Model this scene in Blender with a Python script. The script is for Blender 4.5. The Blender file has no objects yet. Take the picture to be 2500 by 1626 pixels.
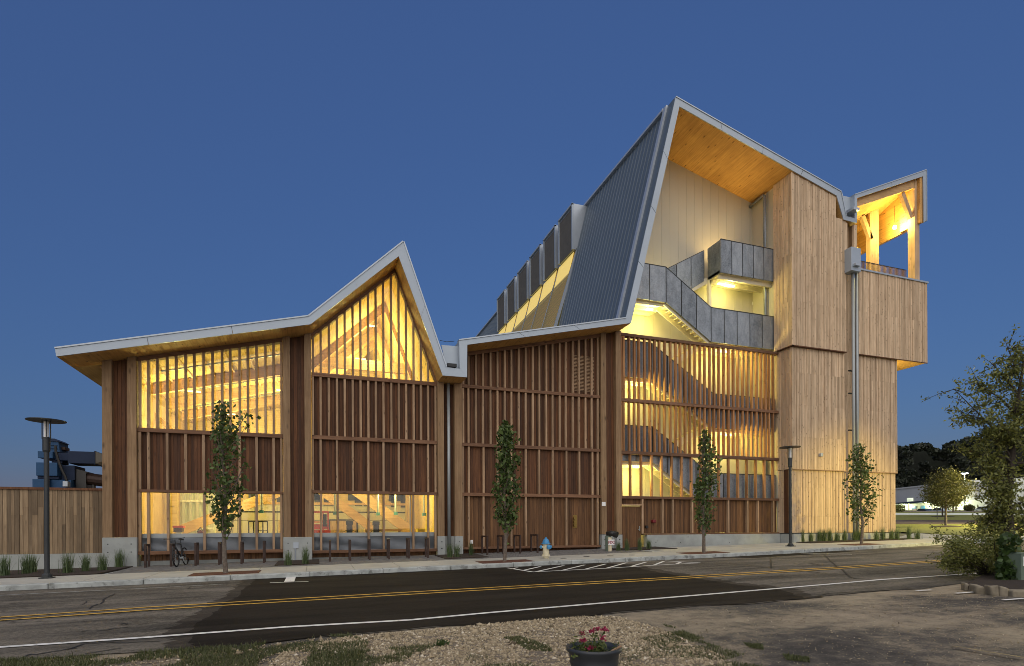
import bpy, math, random
import numpy as np
from mathutils import Vector, Matrix
rnd = random.Random(7)
rng = np.random.default_rng(11)
sc = bpy.context.scene
COL = sc.collection
R = math.radians
# ------------------------------------------------------------------ camera
FPX, YAW, ROLL, HY, CX, EYE = 1375.5, .3343, -.0052, 1292.0, 1250.0, 1.6
_c, _s = math.cos(YAW), math.sin(YAW)
_cr, _sr = math.cos(ROLL), math.sin(ROLL)
CAM = np.array([[_cr, -_sr, 0], [_sr, _cr, 0], [0, 0, 1]]) @ np.array([[_c, -_s, 0], [0, 0, -1], [_s, _c, 0]])
cd = bpy.data.cameras.new('camera'); cam = bpy.data.objects.new('camera', cd); COL.objects.link(cam)
cd.sensor_width = 36; cd.lens = 36 * FPX / 2500; cd.shift_y = (HY - 813) / 2500; cd.shift_x = 0
cd.clip_start = .1; cd.clip_end = 3000
m3 = Matrix([list(CAM[0]), list(-CAM[1]), list(-CAM[2])]).transposed()
cam.matrix_world = Matrix.Translation((0, 0, EYE)) @ m3.to_4x4()
sc.camera = cam
# ------------------------------------------------------------------ sky, afterglow, exposure
w = bpy.data.worlds.new('World'); sc.world = w; w.use_nodes = True
nt = w.node_tree; bg = nt.nodes['Background']
sky = nt.nodes.new('ShaderNodeTexSky'); sky.sky_type = 'NISHITA'; sky.sun_disc = False
sky.sun_elevation = R(1.0); sky.sun_rotation = R(212); sky.ozone_density = 3.4; sky.air_density = 1.0; sky.dust_density = .15
mxs = nt.nodes.new('ShaderNodeMix'); mxs.data_type = 'RGBA'; mxs.inputs[0].default_value = .45
nt.links.new(sky.outputs[0], mxs.inputs[6]); mxs.inputs[7].default_value = (.245, .46, 1.28, 1)     # even blue of the late dusk
nt.links.new(mxs.outputs[2], bg.inputs[0]); bg.inputs[1].default_value = .15
sl = bpy.data.lights.new('afterglow_sun', 'SUN'); so = bpy.data.objects.new('afterglow_sun', sl); COL.objects.link(so)
sl.energy = 1.35; sl.angle = R(110); sl.color = (1, .90, .76)
so.rotation_euler = Vector((.22, .80, -.85)).to_track_quat('-Z', 'Y').to_euler()
sc.view_settings.view_transform = 'Standard'; sc.view_settings.look = 'None'
sc.view_settings.exposure = 1.0; sc.view_settings.gamma = 1.0; sc.view_settings.use_curve_mapping = False
sc.cycles.max_bounces = 6; sc.cycles.diffuse_bounces = 3; sc.cycles.transparent_max_bounces = 12
sc.cycles.pixel_filter_type = 'BLACKMAN_HARRIS'; sc.cycles.filter_width = .9
sc.cycles.use_denoising = True; sc.cycles.sample_clamp_indirect = 4
try: sc.cycles.denoiser = 'OPENIMAGEDENOISE'
except Exception: pass
# ------------------------------------------------------------------ pixel rays onto real planes (photo 2500 x 1626)
def ray(px, py): return CAM.T @ np.array([(px - CX) / FPX, (py - HY) / FPX, 1.0])
def at(px, py, Y):
    d = ray(px, py); p = d * (Y / d[1]); p[2] += EYE; return p
def plane_hit(px, py, z0, g, k, Y0):
    d = ray(px, py); t = (z0 - EYE - k * Y0) / (d[2] - g * d[0] - k * d[1]); p = d * t; p[2] += EYE; return p
G = .0175
def SW(x, y): return .38 + G * x + .02 * (y - 24.8)
def RD(x, y): return .12 + G * x + .015 * (y - 19)
def swp(px, py): return plane_hit(px, py, .38, G, .02, 24.8)
def rdp(px, py): return plane_hit(px, py, .12, G, .015, 19)
def depth(px, py, t):
    d = ray(px, py) * t; d[2] += EYE; return d
YF = 24.8; YR = 23.62; YT = 23.85; YU = 23.70
def fx(px, py=1100): return at(px, py, YF)[0]
def fz(px, py): return at(px, py, YF)[2]
# ------------------------------------------------------------------ materials
def newmat(name):
    m = bpy.data.materials.new(name); m.use_nodes = True
    n = m.node_tree.nodes; b = n['Principled BSDF']; return m, m.node_tree, b
def N(t, typ, **kw):
    n = t.nodes.new(typ)
    for k, v in kw.items():
        if hasattr(n, k): setattr(n, k, v)
    return n
def ramp(t, fac, stops):
    r = N(t, 'ShaderNodeValToRGB'); e = r.color_ramp.elements
    while len(e) < len(stops): e.new(.5)
    for i, (p, c) in enumerate(stops):
        e[i].position = p; e[i].color = (*c, 1) if len(c) == 3 else c
    t.links.new(fac, r.inputs[0]); return r.outputs[0]
def math_(t, op, a, b=None, clamp=False):
    n = N(t, 'ShaderNodeMath', operation=op); n.use_clamp = clamp
    for i, v in enumerate((a, b)):
        if v is None: continue
        if hasattr(v, 'links'): t.links.new(v, n.inputs[i])
        else: n.inputs[i].default_value = v
    return n.outputs[0]
def mixc(t, fac, a, b, mode='MIX'):
    n = N(t, 'ShaderNodeMix'); n.data_type = 'RGBA'; n.blend_type = mode
    for i, v in ((0, fac), (6, a), (7, b)):
        if hasattr(v, 'links'): t.links.new(v, n.inputs[i])
        elif i == 0: n.inputs[0].default_value = v
        else: n.inputs[i].default_value = (*v, 1)
    return n.outputs[2]
def noise(t, vec, scale, detail=4, rough=.55):
    n = N(t, 'ShaderNodeTexNoise'); n.inputs['Scale'].default_value = scale; n.inputs['Detail'].default_value = detail
    n.inputs['Roughness'].default_value = rough; t.links.new(vec, n.inputs['Vector']); return n.outputs[0]
def bump(t, b, h, strength, dist=.02):
    n = N(t, 'ShaderNodeBump'); n.inputs['Strength'].default_value = strength; n.inputs['Distance'].default_value = dist
    t.links.new(h, n.inputs['Height']); t.links.new(n.outputs[0], b.inputs['Normal'])
def vecop(t, op, a, b):
    n = N(t, 'ShaderNodeVectorMath', operation=op)
    for i, v in enumerate((a, b)):
        if hasattr(v, 'links'): t.links.new(v, n.inputs[i])
        else: n.inputs[i].default_value = v
    return n.outputs[0]
def wood(name, dark, mid, light, axis='z', rough=.75, vary=.5, knots=1.0, kscale=5.0, kr=.19, kz=.33):
    """sawn timber: grain along one axis, knots, a tone of its own for every board"""
    m, t, b = newmat(name)
    geo = N(t, 'ShaderNodeNewGeometry').outputs['Position']
    tone = N(t, 'ShaderNodeAttribute', attribute_name='tone').outputs['Fac']
    oi = N(t, 'ShaderNodeObjectInfo').outputs['Random']
    tt = math_(t, 'FRACT', math_(t, 'ADD', tone, oi))
    off = N(t, 'ShaderNodeCombineXYZ')
    for i, k in enumerate((13.0, 29.0, 47.0)): t.links.new(math_(t, 'MULTIPLY', tt, k), off.inputs[i])
    p = vecop(t, 'ADD', geo, off.outputs[0])
    al, ac = .35, 9.0
    sc_ = {'z': (ac, ac, al), 'x': (al, ac, ac), 'y': (ac, al, ac)}[axis]
    ps = vecop(t, 'MULTIPLY', p, sc_)
    g1 = noise(t, ps, 1.6, 5, .6); g2 = noise(t, ps, 7.0, 3, .6)
    gr = math_(t, 'ADD', math_(t, 'MULTIPLY', g1, .65), math_(t, 'MULTIPLY', g2, .35))
    col = ramp(t, gr, [(.28, dark), (.5, mid), (.74, light)])
    blot = noise(t, p, .9, 3)
    col = mixc(t, 1.0, col, ramp(t, blot, [(.25, (.78, .75, .72)), (.7, (1.1, 1.1, 1.1))]), 'MULTIPLY')
    vs = math_(t, 'ADD', math_(t, 'MULTIPLY', tt, vary), 1 - vary / 2)
    cmb = N(t, 'ShaderNodeCombineColor')
    for i in range(3): t.links.new(vs, cmb.inputs[i])
    col = mixc(t, 1.0, col, cmb.outputs[0], 'MULTIPLY')
    if knots:
        ks = {'z': (1, 1, kz), 'x': (kz, 1, 1), 'y': (1, kz, 1)}[axis]
        v = N(t, 'ShaderNodeTexVoronoi'); v.inputs['Scale'].default_value = kscale; v.inputs['Randomness'].default_value = 1
        t.links.new(vecop(t, 'MULTIPLY', p, ks), v.inputs['Vector'])
        kf = ramp(t, v.outputs['Distance'], [(kr * .35, (1, 1, 1)), (kr, (0, 0, 0))])
        col = mixc(t, math_(t, 'MULTIPLY', kf, .75 * knots), col, tuple(c * .35 for c in dark))
    t.links.new(col, b.inputs['Base Color']); b.inputs['Roughness'].default_value = rough
    bump(t, b, gr, .25, .01)
    return m
def plain(name, rgb, rough=.5, metal=0, var=.12, scale=3.0, bmp=0, dirt=None, spec=None):
    m, t, b = newmat(name)
    p = N(t, 'ShaderNodeNewGeometry').outputs['Position']
    nz = noise(t, p, scale, 5)
    c = ramp(t, nz, [(.3, tuple(x * (1 - var) for x in rgb)), (.7, tuple(min(1, x * (1 + var)) for x in rgb))])
    if dirt:
        n2 = noise(t, p, dirt[0], 6, .65); c = mixc(t, ramp(t, n2, [(dirt[2], (0, 0, 0)), (dirt[2] + .12, (1, 1, 1))]), c, dirt[1])
    t.links.new(c, b.inputs['Base Color']); b.inputs['Roughness'].default_value = rough; b.inputs['Metallic'].default_value = metal
    if bmp: bump(t, b, noise(t, p, scale * 6, 5), bmp, .01)
    return m
def emit(name, rgb, s):
    m, t, b = newmat(name); b.inputs['Base Color'].default_value = (*rgb, 1)
    b.inputs['Emission Color'].default_value = (*rgb, 1); b.inputs['Emission Strength'].default_value = s; return m
def leafmat(name, a, bcol, trans=.25):
    m, t, b = newmat(name)
    tone = N(t, 'ShaderNodeAttribute', attribute_name='tone').outputs['Fac']
    c = ramp(t, tone, [(0, a), (1, bcol)])
    t.links.new(c, b.inputs['Base Color']); b.inputs['Roughness'].default_value = .55
    tr = N(t, 'ShaderNodeBsdfTranslucent'); t.links.new(c, tr.inputs[0])
    mx = N(t, 'ShaderNodeMixShader'); mx.inputs[0].default_value = trans
    t.links.new(b.outputs[0], mx.inputs[1]); t.links.new(tr.outputs[0], mx.inputs[2])
    t.links.new(mx.outputs[0], t.nodes['Material Output'].inputs[0]); return m
M = {}
M['board'] = wood('brown_boards', (.038, .0145, .0055), (.105, .041, .014), (.18, .08, .029), vary=.75, knots=.6)
M['board2'] = wood('brown_door_boards', (.055, .024, .009), (.14, .066, .024), (.22, .115, .045), vary=.7, knots=.6)
M['fin'] = wood('fin_timber', (.19, .115, .06), (.36, .235, .135), (.50, .36, .225), vary=.45, kscale=7)
M['column'] = wood('column_timber', (.15, .085, .04), (.27, .17, .085), (.38, .26, .145), vary=.2, kscale=3.5)
M['sfin'] = wood('screen_timber', (.22, .095, .033), (.38, .185, .07), (.50, .27, .12), vary=.5, kscale=7)
M['beam'] = wood('beam_timber', (.09, .042, .02), (.18, .09, .045), (.27, .15, .08), axis='x', vary=.4)
M['larch'] = wood('larch_boards', (.42, .295, .18), (.60, .445, .285), (.71, .56, .38), vary=.36, kscale=5.5, knots=1.0, kr=.20, kz=.7)
M['fence'] = wood('fence_boards', (.12, .082, .045), (.23, .162, .092), (.345, .26, .16), vary=.7, knots=.4)
M['clt'] = wood('clt_ceiling', (.34, .175, .05), (.58, .33, .10), (.70, .44, .15), axis='y', vary=.1, kscale=4.2, kr=.17, knots=1.2)
M['cltx'] = wood('clt_panel', (.44, .30, .11), (.62, .45, .18), (.72, .55, .25), axis='x', vary=.15, kscale=3); M['clti'] = wood('clt_inside', (.40, .27, .09), (.62, .44, .17), (.74, .56, .24), axis='y', vary=.1, kscale=3)
M['glulam'] = wood('glulam_timber', (.42, .25, .10), (.58, .37, .17), (.70, .48, .25), axis='x', vary=.15, knots=.5, kscale=3)
M['glulamz'] = wood('glulam_post', (.36, .24, .13), (.52, .36, .21), (.64, .47, .3), axis='z', vary=.15, knots=.8, kscale=4)
M['fascia'] = plain('fascia_metal', (.37, .43, .49), .42, .25, .05, .7)
M['trim'] = plain('trim_metal', (.42, .47, .52), .4, .4, .05)
M['seam'] = plain('standing_seam', (.10, .135, .172), .5, .2, .05, .4)
M['rib'] = plain('seam_rib', (.19, .235, .28), .5, .2, .03); M['galv'] = None
M['white'] = plain('white_panel', (.56, .52, .40), .55, 0, .04, .5)
M['cream'] = plain('cream_steel', (.74, .68, .50), .5, 0, .06, 2)
M['concrete'] = plain('concrete', (.34, .36, .34), .85, 0, .18, 1.4, .2, (3.0, (.24, .24, .22), .62))
M['walk'] = plain('walk_concrete', (.40, .39, .335), .9, 0, .14, 1.1, .15, (2.2, (.30, .28, .235), .60))
M['kerb'] = plain('kerb_concrete', (.37, .395, .375), .9, 0, .3, 3.2, .25, (4.0, (.17, .18, .165), .54))
M['black'] = plain('black_metal', (.025, .027, .028), .5, .3)
M['pole'] = plain('dark_pole_paint', (.035, .04, .042), .45, .2)
M['rust'] = plain('brown_steel', (.052, .030, .022), .6, .3, .3, 8)
M['mulch'] = plain('mulch', (.035, .024, .016), 1, 0, .6, 40, .6)
M['mulchred'] = plain('red_mulch', (.10, .035, .018), 1, 0, .5, 40, .6)
M['bluem'] = plain('blue_paint', (.012, .065, .16), .7, 0, .12, 1.5)
M['bluem2'] = plain('dark_blue_paint', (.007, .02, .055), .75)
M['alu'] = plain('aluminium', (.34, .37, .37), .45, .35, .06)
M['louver'] = plain('louver_metal', (.33, .36, .39), .5, .3, .08)
M['paint'] = plain('white_road_paint', (.68, .68, .64), .7, 0, .12, 4, 0, (9, (.30, .29, .26), .57))
M['yellow'] = plain('yellow_road_paint', (.62, .36, .045), .7, 0, .15, 4, 0, (9, (.20, .15, .06), .55))
M['fadedy'] = plain('faded_yellow_paint', (.24, .185, .085), .9, 0, .3, 9, 0, (8, (.09, .08, .06), .5)); M['hyblue'] = plain('hydrant_blue', (.06, .27, .52), .35)
M['hycream'] = plain('hydrant_cream', (.70, .63, .43), .45)
M['signw'] = plain('sign_white', (.82, .82, .80), .4, 0, .02)
M['red'] = plain('red_paint', (.17, .012, .016), .5)
M['redl'] = plain('red_orange_paint', (.62, .06, .03), .45)
M['signred'] = plain('sign_red', (.30, .02, .05), .5)
M['brass'] = plain('brass', (.32, .21, .06), .35, .8)
M['machine'] = plain('dark_machine', (.03, .03, .028), .4, .3)
M['teal'] = plain('teal_plastic', (.06, .24, .24), .5)
M['bark'] = plain('bark', (.16, .13, .10), .95, 0, .35, 14, .5)
M['barkd'] = plain('dark_bark', (.05, .04, .03), .95, 0, .35, 14, .5)
M['pot'] = plain('pot_plastic', (.027, .032, .038), .45, 0, .2, 5)
M['stone'] = plain('block_stone', (.22, .19, .135), .95, 0, .25, 6, .5)
M['gravel'] = None
M['util'] = plain('utility_green', (.13, .175, .13), .5)
M['diff'] = plain('lamp_diffuser', (.80, .80, .78), .35, 0, .02)
M['rubber'] = plain('rubber', (.012, .012, .012), .7)
M['maplea'] = leafmat('street_leaves', (.025, .05, .009), (.13, .19, .045))
M['darkleaf'] = leafmat('olive_leaves', (.06, .08, .016), (.30, .31, .075))
M['vine'] = leafmat('vine_leaves', (.018, .04, .007), (.055, .105, .02))
M['lawnleaf'] = leafmat('lawn_tree_leaves', (.05, .058, .013), (.15, .14, .035))
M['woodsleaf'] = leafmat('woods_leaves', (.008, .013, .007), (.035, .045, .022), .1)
M['grassb'] = leafmat('grass_blades', (.035, .05, .012), (.13, .14, .045))
M['tuft'] = leafmat('ornamental_blades', (.05, .085, .03), (.17, .23, .09))
M['flower'] = plain('flower_pink', (.27, .015, .06), .6)
def galv():
    m, t, b = newmat('galvanised_steel')
    p = N(t, 'ShaderNodeNewGeometry').outputs['Position']
    v = N(t, 'ShaderNodeTexVoronoi'); v.inputs['Scale'].default_value = 16; t.links.new(p, v.inputs['Vector'])
    ng = noise(t, vecop(t, 'MULTIPLY', p, (2.0, 2, .8)), 1.4, 6, .65)
    tone = N(t, 'ShaderNodeAttribute', attribute_name='tone').outputs['Fac']
    f = math_(t, 'ADD', math_(t, 'ADD', math_(t, 'MULTIPLY', v.outputs['Color'], .16), math_(t, 'MULTIPLY', ng, .7)), math_(t, 'MULTIPLY', tone, .2))
    c = ramp(t, f, [(.3, (.115, .135, .155)), (.8, (.35, .385, .415))])
    t.links.new(c, b.inputs['Base Color']); b.inputs['Metallic'].default_value = .4
    b.inputs['Roughness'].default_value = .42; return m
M['galv'] = galv()
def glassmat():
    m, t, b = newmat('window_glass')
    tr = N(t, 'ShaderNodeBsdfTransparent'); tr.inputs[0].default_value = (.93, .95, .94, 1)
    gl = N(t, 'ShaderNodeBsdfGlossy'); gl.inputs['Roughness'].default_value = .02
    fr = N(t, 'ShaderNodeFresnel'); fr.inputs[0].default_value = 1.5
    mx = N(t, 'ShaderNodeMixShader'); t.links.new(fr.outputs[0], mx.inputs[0])
    t.links.new(tr.outputs[0], mx.inputs[1]); t.links.new(gl.outputs[0], mx.inputs[2])
    t.links.new(mx.outputs[0], t.nodes['Material Output'].inputs[0]); return m
M['glass'] = glassmat()
def perf():
    m, t, b = newmat('perforated_sunshade'); b.inputs['Base Color'].default_value = (.50, .38, .12, 1)
    b.inputs['Metallic'].default_value = .5; b.inputs['Roughness'].default_value = .45; return m
M['perf'] = perf(); M['dscreen'] = plain('dormer_mesh', (.10, .095, .082), .85)
def asphalt(name, lo, hi, crack=True, fine=90):
    m, t, b = newmat(name)
    p = N(t, 'ShaderNodeNewGeometry').outputs['Position']
    big = noise(t, vecop(t, 'MULTIPLY', p, (.35, 1.2, 1)), .8, 6, .6); fin = noise(t, p, fine, 3, .7)
    agg = noise(t, p, 13, 5, .85)
    f = math_(t, 'ADD', math_(t, 'ADD', math_(t, 'MULTIPLY', big, .36), math_(t, 'MULTIPLY', fin, .2)), math_(t, 'MULTIPLY', agg, .44))
    c = ramp(t, f, [(.42, lo), (.57, hi)])
    st = noise(t, vecop(t, 'MULTIPLY', p, (.25, 1.6, 1)), 1.1, 4, .6)
    c = mixc(t, 1.0, c, ramp(t, st, [(.36, (.62, .62, .63)), (.56, (1.12, 1.1, 1.08))]), 'MULTIPLY')
    if crack:
        pw = vecop(t, 'ADD', vecop(t, 'MULTIPLY', p, (.5, 1.0, 1)), vecop(t, 'MULTIPLY', N(t, 'ShaderNodeTexNoise').outputs['Color'], (.0, .0, 0)))
        nz = N(t, 'ShaderNodeTexNoise'); nz.inputs['Scale'].default_value = 2.2; nz.inputs['Detail'].default_value = 6; t.links.new(p, nz.inputs['Vector'])
        pw = vecop(t, 'ADD', pw, vecop(t, 'MULTIPLY', nz.outputs['Color'], (.9, .9, 0)))
        v = N(t, 'ShaderNodeTexVoronoi', feature='DISTANCE_TO_EDGE'); v.inputs['Scale'].default_value = .42; t.links.new(pw, v.inputs['Vector'])
        k = ramp(t, v.outputs['Distance'], [(.0, (1, 1, 1)), (.018, (0, 0, 0))])
        gate = ramp(t, noise(t, p, .45, 2), [(.46, (0, 0, 0)), (.6, (1, 1, 1))])
        c = mixc(t, math_(t, 'MULTIPLY', math_(t, 'MULTIPLY', k, gate), .8), c, tuple(x * .3 for x in lo))
    t.links.new(c, b.inputs['Base Color']); b.inputs['Roughness'].default_value = .95; b.inputs['Specular IOR Level'].default_value = .12
    bump(t, b, fin, .5, .008); return m
M['asphalt'] = asphalt('old_asphalt', (.056, .051, .042), (.185, .168, .138))
M['patch'] = asphalt('new_asphalt', (.015, .012, .009), (.028, .0235, .0185), False)
M['patchedge'] = asphalt('sprayed_asphalt', (.034, .029, .024), (.075, .065, .052), False)
M['sideroad'] = asphalt('side_asphalt', (.09, .07, .055), (.15, .12, .095), False, 20)
def dirt():
    m, t, b = newmat('dirt_lot')
    p = N(t, 'ShaderNodeNewGeometry').outputs['Position']
    pa = vecop(t, 'MULTIPLY', p, (.55, .9, 1))
    n1 = noise(t, pa, .7, 6, .62); n2 = noise(t, p, 38, 4, .75); n3 = noise(t, p, 5, 5, .6)
    f = math_(t, 'ADD', math_(t, 'ADD', math_(t, 'MULTIPLY', n1, .56), math_(t, 'MULTIPLY', n2, .26)), math_(t, 'MULTIPLY', n3, .22))
    c = ramp(t, f, [(.42, (.04, .036, .031)), (.49, (.10, .087, .067)), (.55, (.23, .19, .13)), (.66, (.36, .30, .205))])
    sp = N(t, 'ShaderNodeTexVoronoi'); sp.inputs['Scale'].default_value = 11; t.links.new(p, sp.inputs['Vector'])
    c = mixc(t, ramp(t, sp.outputs['Distance'], [(.05, (1, 1, 1)), (.12, (0, 0, 0))]), c, (.36, .33, .27))
    t.links.new(c, b.inputs['Base Color']); b.inputs['Roughness'].default_value = 1
    bump(t, b, math_(t, 'ADD', n2, n3), .7, .02); return m
M['dirt'] = dirt()
def gravelm():
    m, t, b = newmat('gravel_stones')
    tone = N(t, 'ShaderNodeAttribute', attribute_name='tone').outputs['Fac']
    c = ramp(t, tone, [(0, (.10, .075, .045)), (.35, (.275, .22, .135)), (.75, (.43, .355, .23)), (1, (.64, .57, .44))])
    t.links.new(c, b.inputs['Base Color']); b.inputs['Roughness'].default_value = .95; return m
M['gravel'] = gravelm()
M['ground'] = plain('ground_soil', (.12, .11, .06), 1, 0, .4, .5, .3)
M['lawn'] = plain('lawn_grass', (.155, .16, .02), 1, 0, .35, 6, .6, (1.2, (.17, .15, .035), .55))
M['paver'] = plain('pavers', (.15, .145, .135), .9, 0, .3, 6, .2)
M['storew'] = plain('store_wall', (.50, .50, .48), .7, 0, .06, .2)
M['storel'] = plain('store_lit_wall', (.72, .74, .60), .6, 0, .05, .3)  # paler, greener than the store wall: canopy light put into the colour
# ------------------------------------------------------------------ mesh builders
class MB:
    def __init__(s): s.v = []; s.f = []; s.t = []
    def add(s, vs, fs, tone=None):
        o = len(s.v); s.v += [tuple(map(float, p)) for p in vs]
        tn = rnd.random() if tone is None else tone
        for f in fs: s.f.append(tuple(o + i for i in f)); s.t.append(tn)
        return s
    def box(s, x0, x1, y0, y1, z0, z1, tone=None):
        v = [(x0, y0, z0), (x1, y0, z0), (x1, y1, z0), (x0, y1, z0), (x0, y0, z1), (x1, y0, z1), (x1, y1, z1), (x0, y1, z1)]
        return s.add(v, [(0, 3, 2, 1), (4, 5, 6, 7), (0, 1, 5, 4), (1, 2, 6, 5), (2, 3, 7, 6), (3, 0, 4, 7)], tone)
    def hexa(s, v, tone=None):
        return s.add(v, [(0, 3, 2, 1), (4, 5, 6, 7), (0, 1, 5, 4), (1, 2, 6, 5), (2, 3, 7, 6), (3, 0, 4, 7)], tone)
    def prism(s, poly, y0, y1, tone=None):          # poly of (x, z), counter-clockwise seen from -Y
        n = len(poly); v = [(x, y0, z) for x, z in poly] + [(x, y1, z) for x, z in poly]
        f = [tuple(range(n)), tuple(range(2 * n - 1, n - 1, -1))] + [(i, i + n, (i + 1) % n + n, (i + 1) % n) for i in range(n)]
        return s.add(v, f, tone)
    def zprism(s, poly, zf, dz0, dz1, tone=None):   # plan polygon on a sloping surface zf(x, y)
        n = len(poly); v = [(x, y, zf(x, y) + dz0) for x, y in poly] + [(x, y, zf(x, y) + dz1) for x, y in poly]
        f = [tuple(range(n - 1, -1, -1)), tuple(range(n, 2 * n))] + [(i, (i + 1) % n, (i + 1) % n + n, i + n) for i in range(n)]
        return s.add(v, f, tone)
    def sheet(s, poly, zf, dz, tone=None):
        return s.add([(x, y, zf(x, y) + dz) for x, y in poly], [tuple(range(len(poly)))], tone)
    def bar(s, p, q, w, h, up=(0, 0, 1), tone=None):
        p, q = Vector(p), Vector(q); d = (q - p).normalized(); u = Vector(up); r = d.cross(u)
        if r.length < 1e-4: r = d.cross(Vector((1, 0, 0)))
        r.normalize(); u = r.cross(d).normalized(); r *= w / 2; u *= h / 2
        return s.hexa([p - r - u, p + r - u, p + r + u, p - r + u, q - r - u, q + r - u, q + r + u, q - r + u], tone)
    def tube(s, pts, rad, n=8, cap=True, tone=None):
        pts = [Vector(p) for p in pts]; k = len(pts); rad = rad if isinstance(rad, (list, tuple)) else [rad] * k
        o = []; 
        for i, p in enumerate(pts):
            d = (pts[min(i + 1, k - 1)] - pts[max(i - 1, 0)]).normalized()
            a = d.cross(Vector((0, 0, 1)) if abs(d.z) < .95 else Vector((1, 0, 0))).normalized(); b = d.cross(a)
            for j in range(n):
                g = 2 * math.pi * j / n; o.append(p + rad[i] * (math.cos(g) * a + math.sin(g) * b))
        f = [(i * n + j, i * n + (j + 1) % n, (i + 1) * n + (j + 1) % n, (i + 1) * n + j) for i in range(k - 1) for j in range(n)]
        if cap: f += [tuple(range(n - 1, -1, -1)), tuple(range((k - 1) * n, k * n))]
        return s.add(o, f, tone)
    def lathe(s, c, prof, n=20, tone=None):
        o = [(c[0] + r * math.cos(2 * math.pi * j / n), c[1] + r * math.sin(2 * math.pi * j / n), c[2] + z) for r, z in prof for j in range(n)]
        k = len(prof)
        f = [(i * n + j, i * n + (j + 1) % n, (i + 1) * n + (j + 1) % n, (i + 1) * n + j) for i in range(k - 1) for j in range(n)]
        f += [tuple(range(n - 1, -1, -1)), tuple(range((k - 1) * n, k * n))]
        return s.add(o, f, tone)
    def build(s, name, mat, parent=None, kind=None, smooth=False, bevel=0):
        me = bpy.data.meshes.new(name); off = ORG.get(parent.name, (0, 0, 0)) if parent else (0, 0, 0)
        me.from_pydata([(a - off[0], b - off[1], c - off[2]) for a, b, c in s.v], [], s.f)
        at_ = me.attributes.new('tone', 'FLOAT', 'FACE'); at_.data.foreach_set('value', np.array(s.t, 'f'))
        me.materials.append(mat)
        o = bpy.data.objects.new(name, me); COL.objects.link(o)
        if parent:
            o.parent = parent; ORG[o.name] = off
        if kind: o['kind'] = kind
        if smooth:
            for p in me.polygons: p.use_smooth = True
        if bevel:
            bv = o.modifiers.new('bevel', 'BEVEL'); bv.width = bevel; bv.segments = 2; bv.limit_method = 'ANGLE'
        me.update(); return o
ORG = {}
def npmesh(name, V, F, tone, mat, parent=None, kind=None):
    me = bpy.data.meshes.new(name); k = F.shape[1]
    off = np.array(ORG.get(parent.name, (0, 0, 0)) if parent else (0, 0, 0))
    me.vertices.add(len(V)); me.vertices.foreach_set('co', (V - off).astype('f').ravel())
    me.loops.add(F.size); me.loops.foreach_set('vertex_index', F.astype('i').ravel())
    me.polygons.add(len(F)); me.polygons.foreach_set('loop_start', np.arange(0, F.size, k, dtype='i'))
    me.polygons.foreach_set('loop_total', np.full(len(F), k, dtype='i'))
    a = me.attributes.new('tone', 'FLOAT', 'FACE'); a.data.foreach_set('value', tone.astype('f'))
    me.update(calc_edges=True); me.materials.append(mat)
    o = bpy.data.objects.new(name, me); COL.objects.link(o)
    if parent: o.parent = parent; ORG[o.name] = tuple(off)
    if kind: o['kind'] = kind
    return o
def thing(name, label, cat, loc, group=None):
    o = bpy.data.objects.new(name, None); COL.objects.link(o); o.location = loc; o.empty_display_size = .3
    o['label'] = label; o['category'] = cat
    if group: o['group'] = group
    ORG[o.name] = tuple(float(x) for x in loc); return o
def tag(o, label, cat, group=None):
    o['label'] = label; o['category'] = cat
    if group: o['group'] = group
    return o
def copy_thing(root, loc, rz, label, group=None, scale=None):
    r = root.copy(); COL.objects.link(r); r.location = loc; r.rotation_euler = (0, 0, rz); r['label'] = label
    if group: r['group'] = group
    if scale: r.scale = scale
    for ch in list(root.children):
        c = ch.copy(); COL.objects.link(c); c.parent = r
        for g in ch.children:
            d = g.copy(); COL.objects.link(d); d.parent = c
    return r
def lamp(name, typ, loc, energy, color, size=.2, aim=None, spot=None, blend=.4):
    l = bpy.data.lights.new(name, typ); o = bpy.data.objects.new(name, l); COL.objects.link(o); o.location = loc
    l.energy = energy; l.color = color
    if typ == 'AREA': l.size = size
    elif typ in ('POINT', 'SPOT'): l.shadow_soft_size = size
    if aim is not None: o.rotation_euler = (Vector(aim) - Vector(loc)).to_track_quat('-Z', 'Y').to_euler()
    if spot: l.spot_size = R(spot); l.spot_blend = blend
    return o
def leaves(centers, size, spread_dir=None, tonef=None, droop=.3, aspect=.5):
    """kite leaves with a slight fold round the given centres"""
    n = len(centers); u = rng.normal(size=(n, 3)); u[:, 2] -= droop; u /= np.linalg.norm(u, axis=1)[:, None]
    r = rng.normal(size=(n, 3)); r -= (r * u).sum(1)[:, None] * u; r /= np.linalg.norm(r, axis=1)[:, None]
    nn = np.cross(u, r); s = (size * rng.uniform(.6, 1.3, n))[:, None]
    b = centers - u * s * .5; t = centers + u * s * .5
    l = centers + r * s * aspect * .5 + nn * s * .08; q = centers - r * s * aspect * .5 + nn * s * .08
    V = np.stack([b, l, t, q], 1).reshape(-1, 3); i = np.arange(n)[:, None] * 4
    F = np.concatenate([i, i + 1, i + 2, i + 3], 1)
    tone = rng.random(n) if tonef is None else tonef
    return V, F, tone
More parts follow.
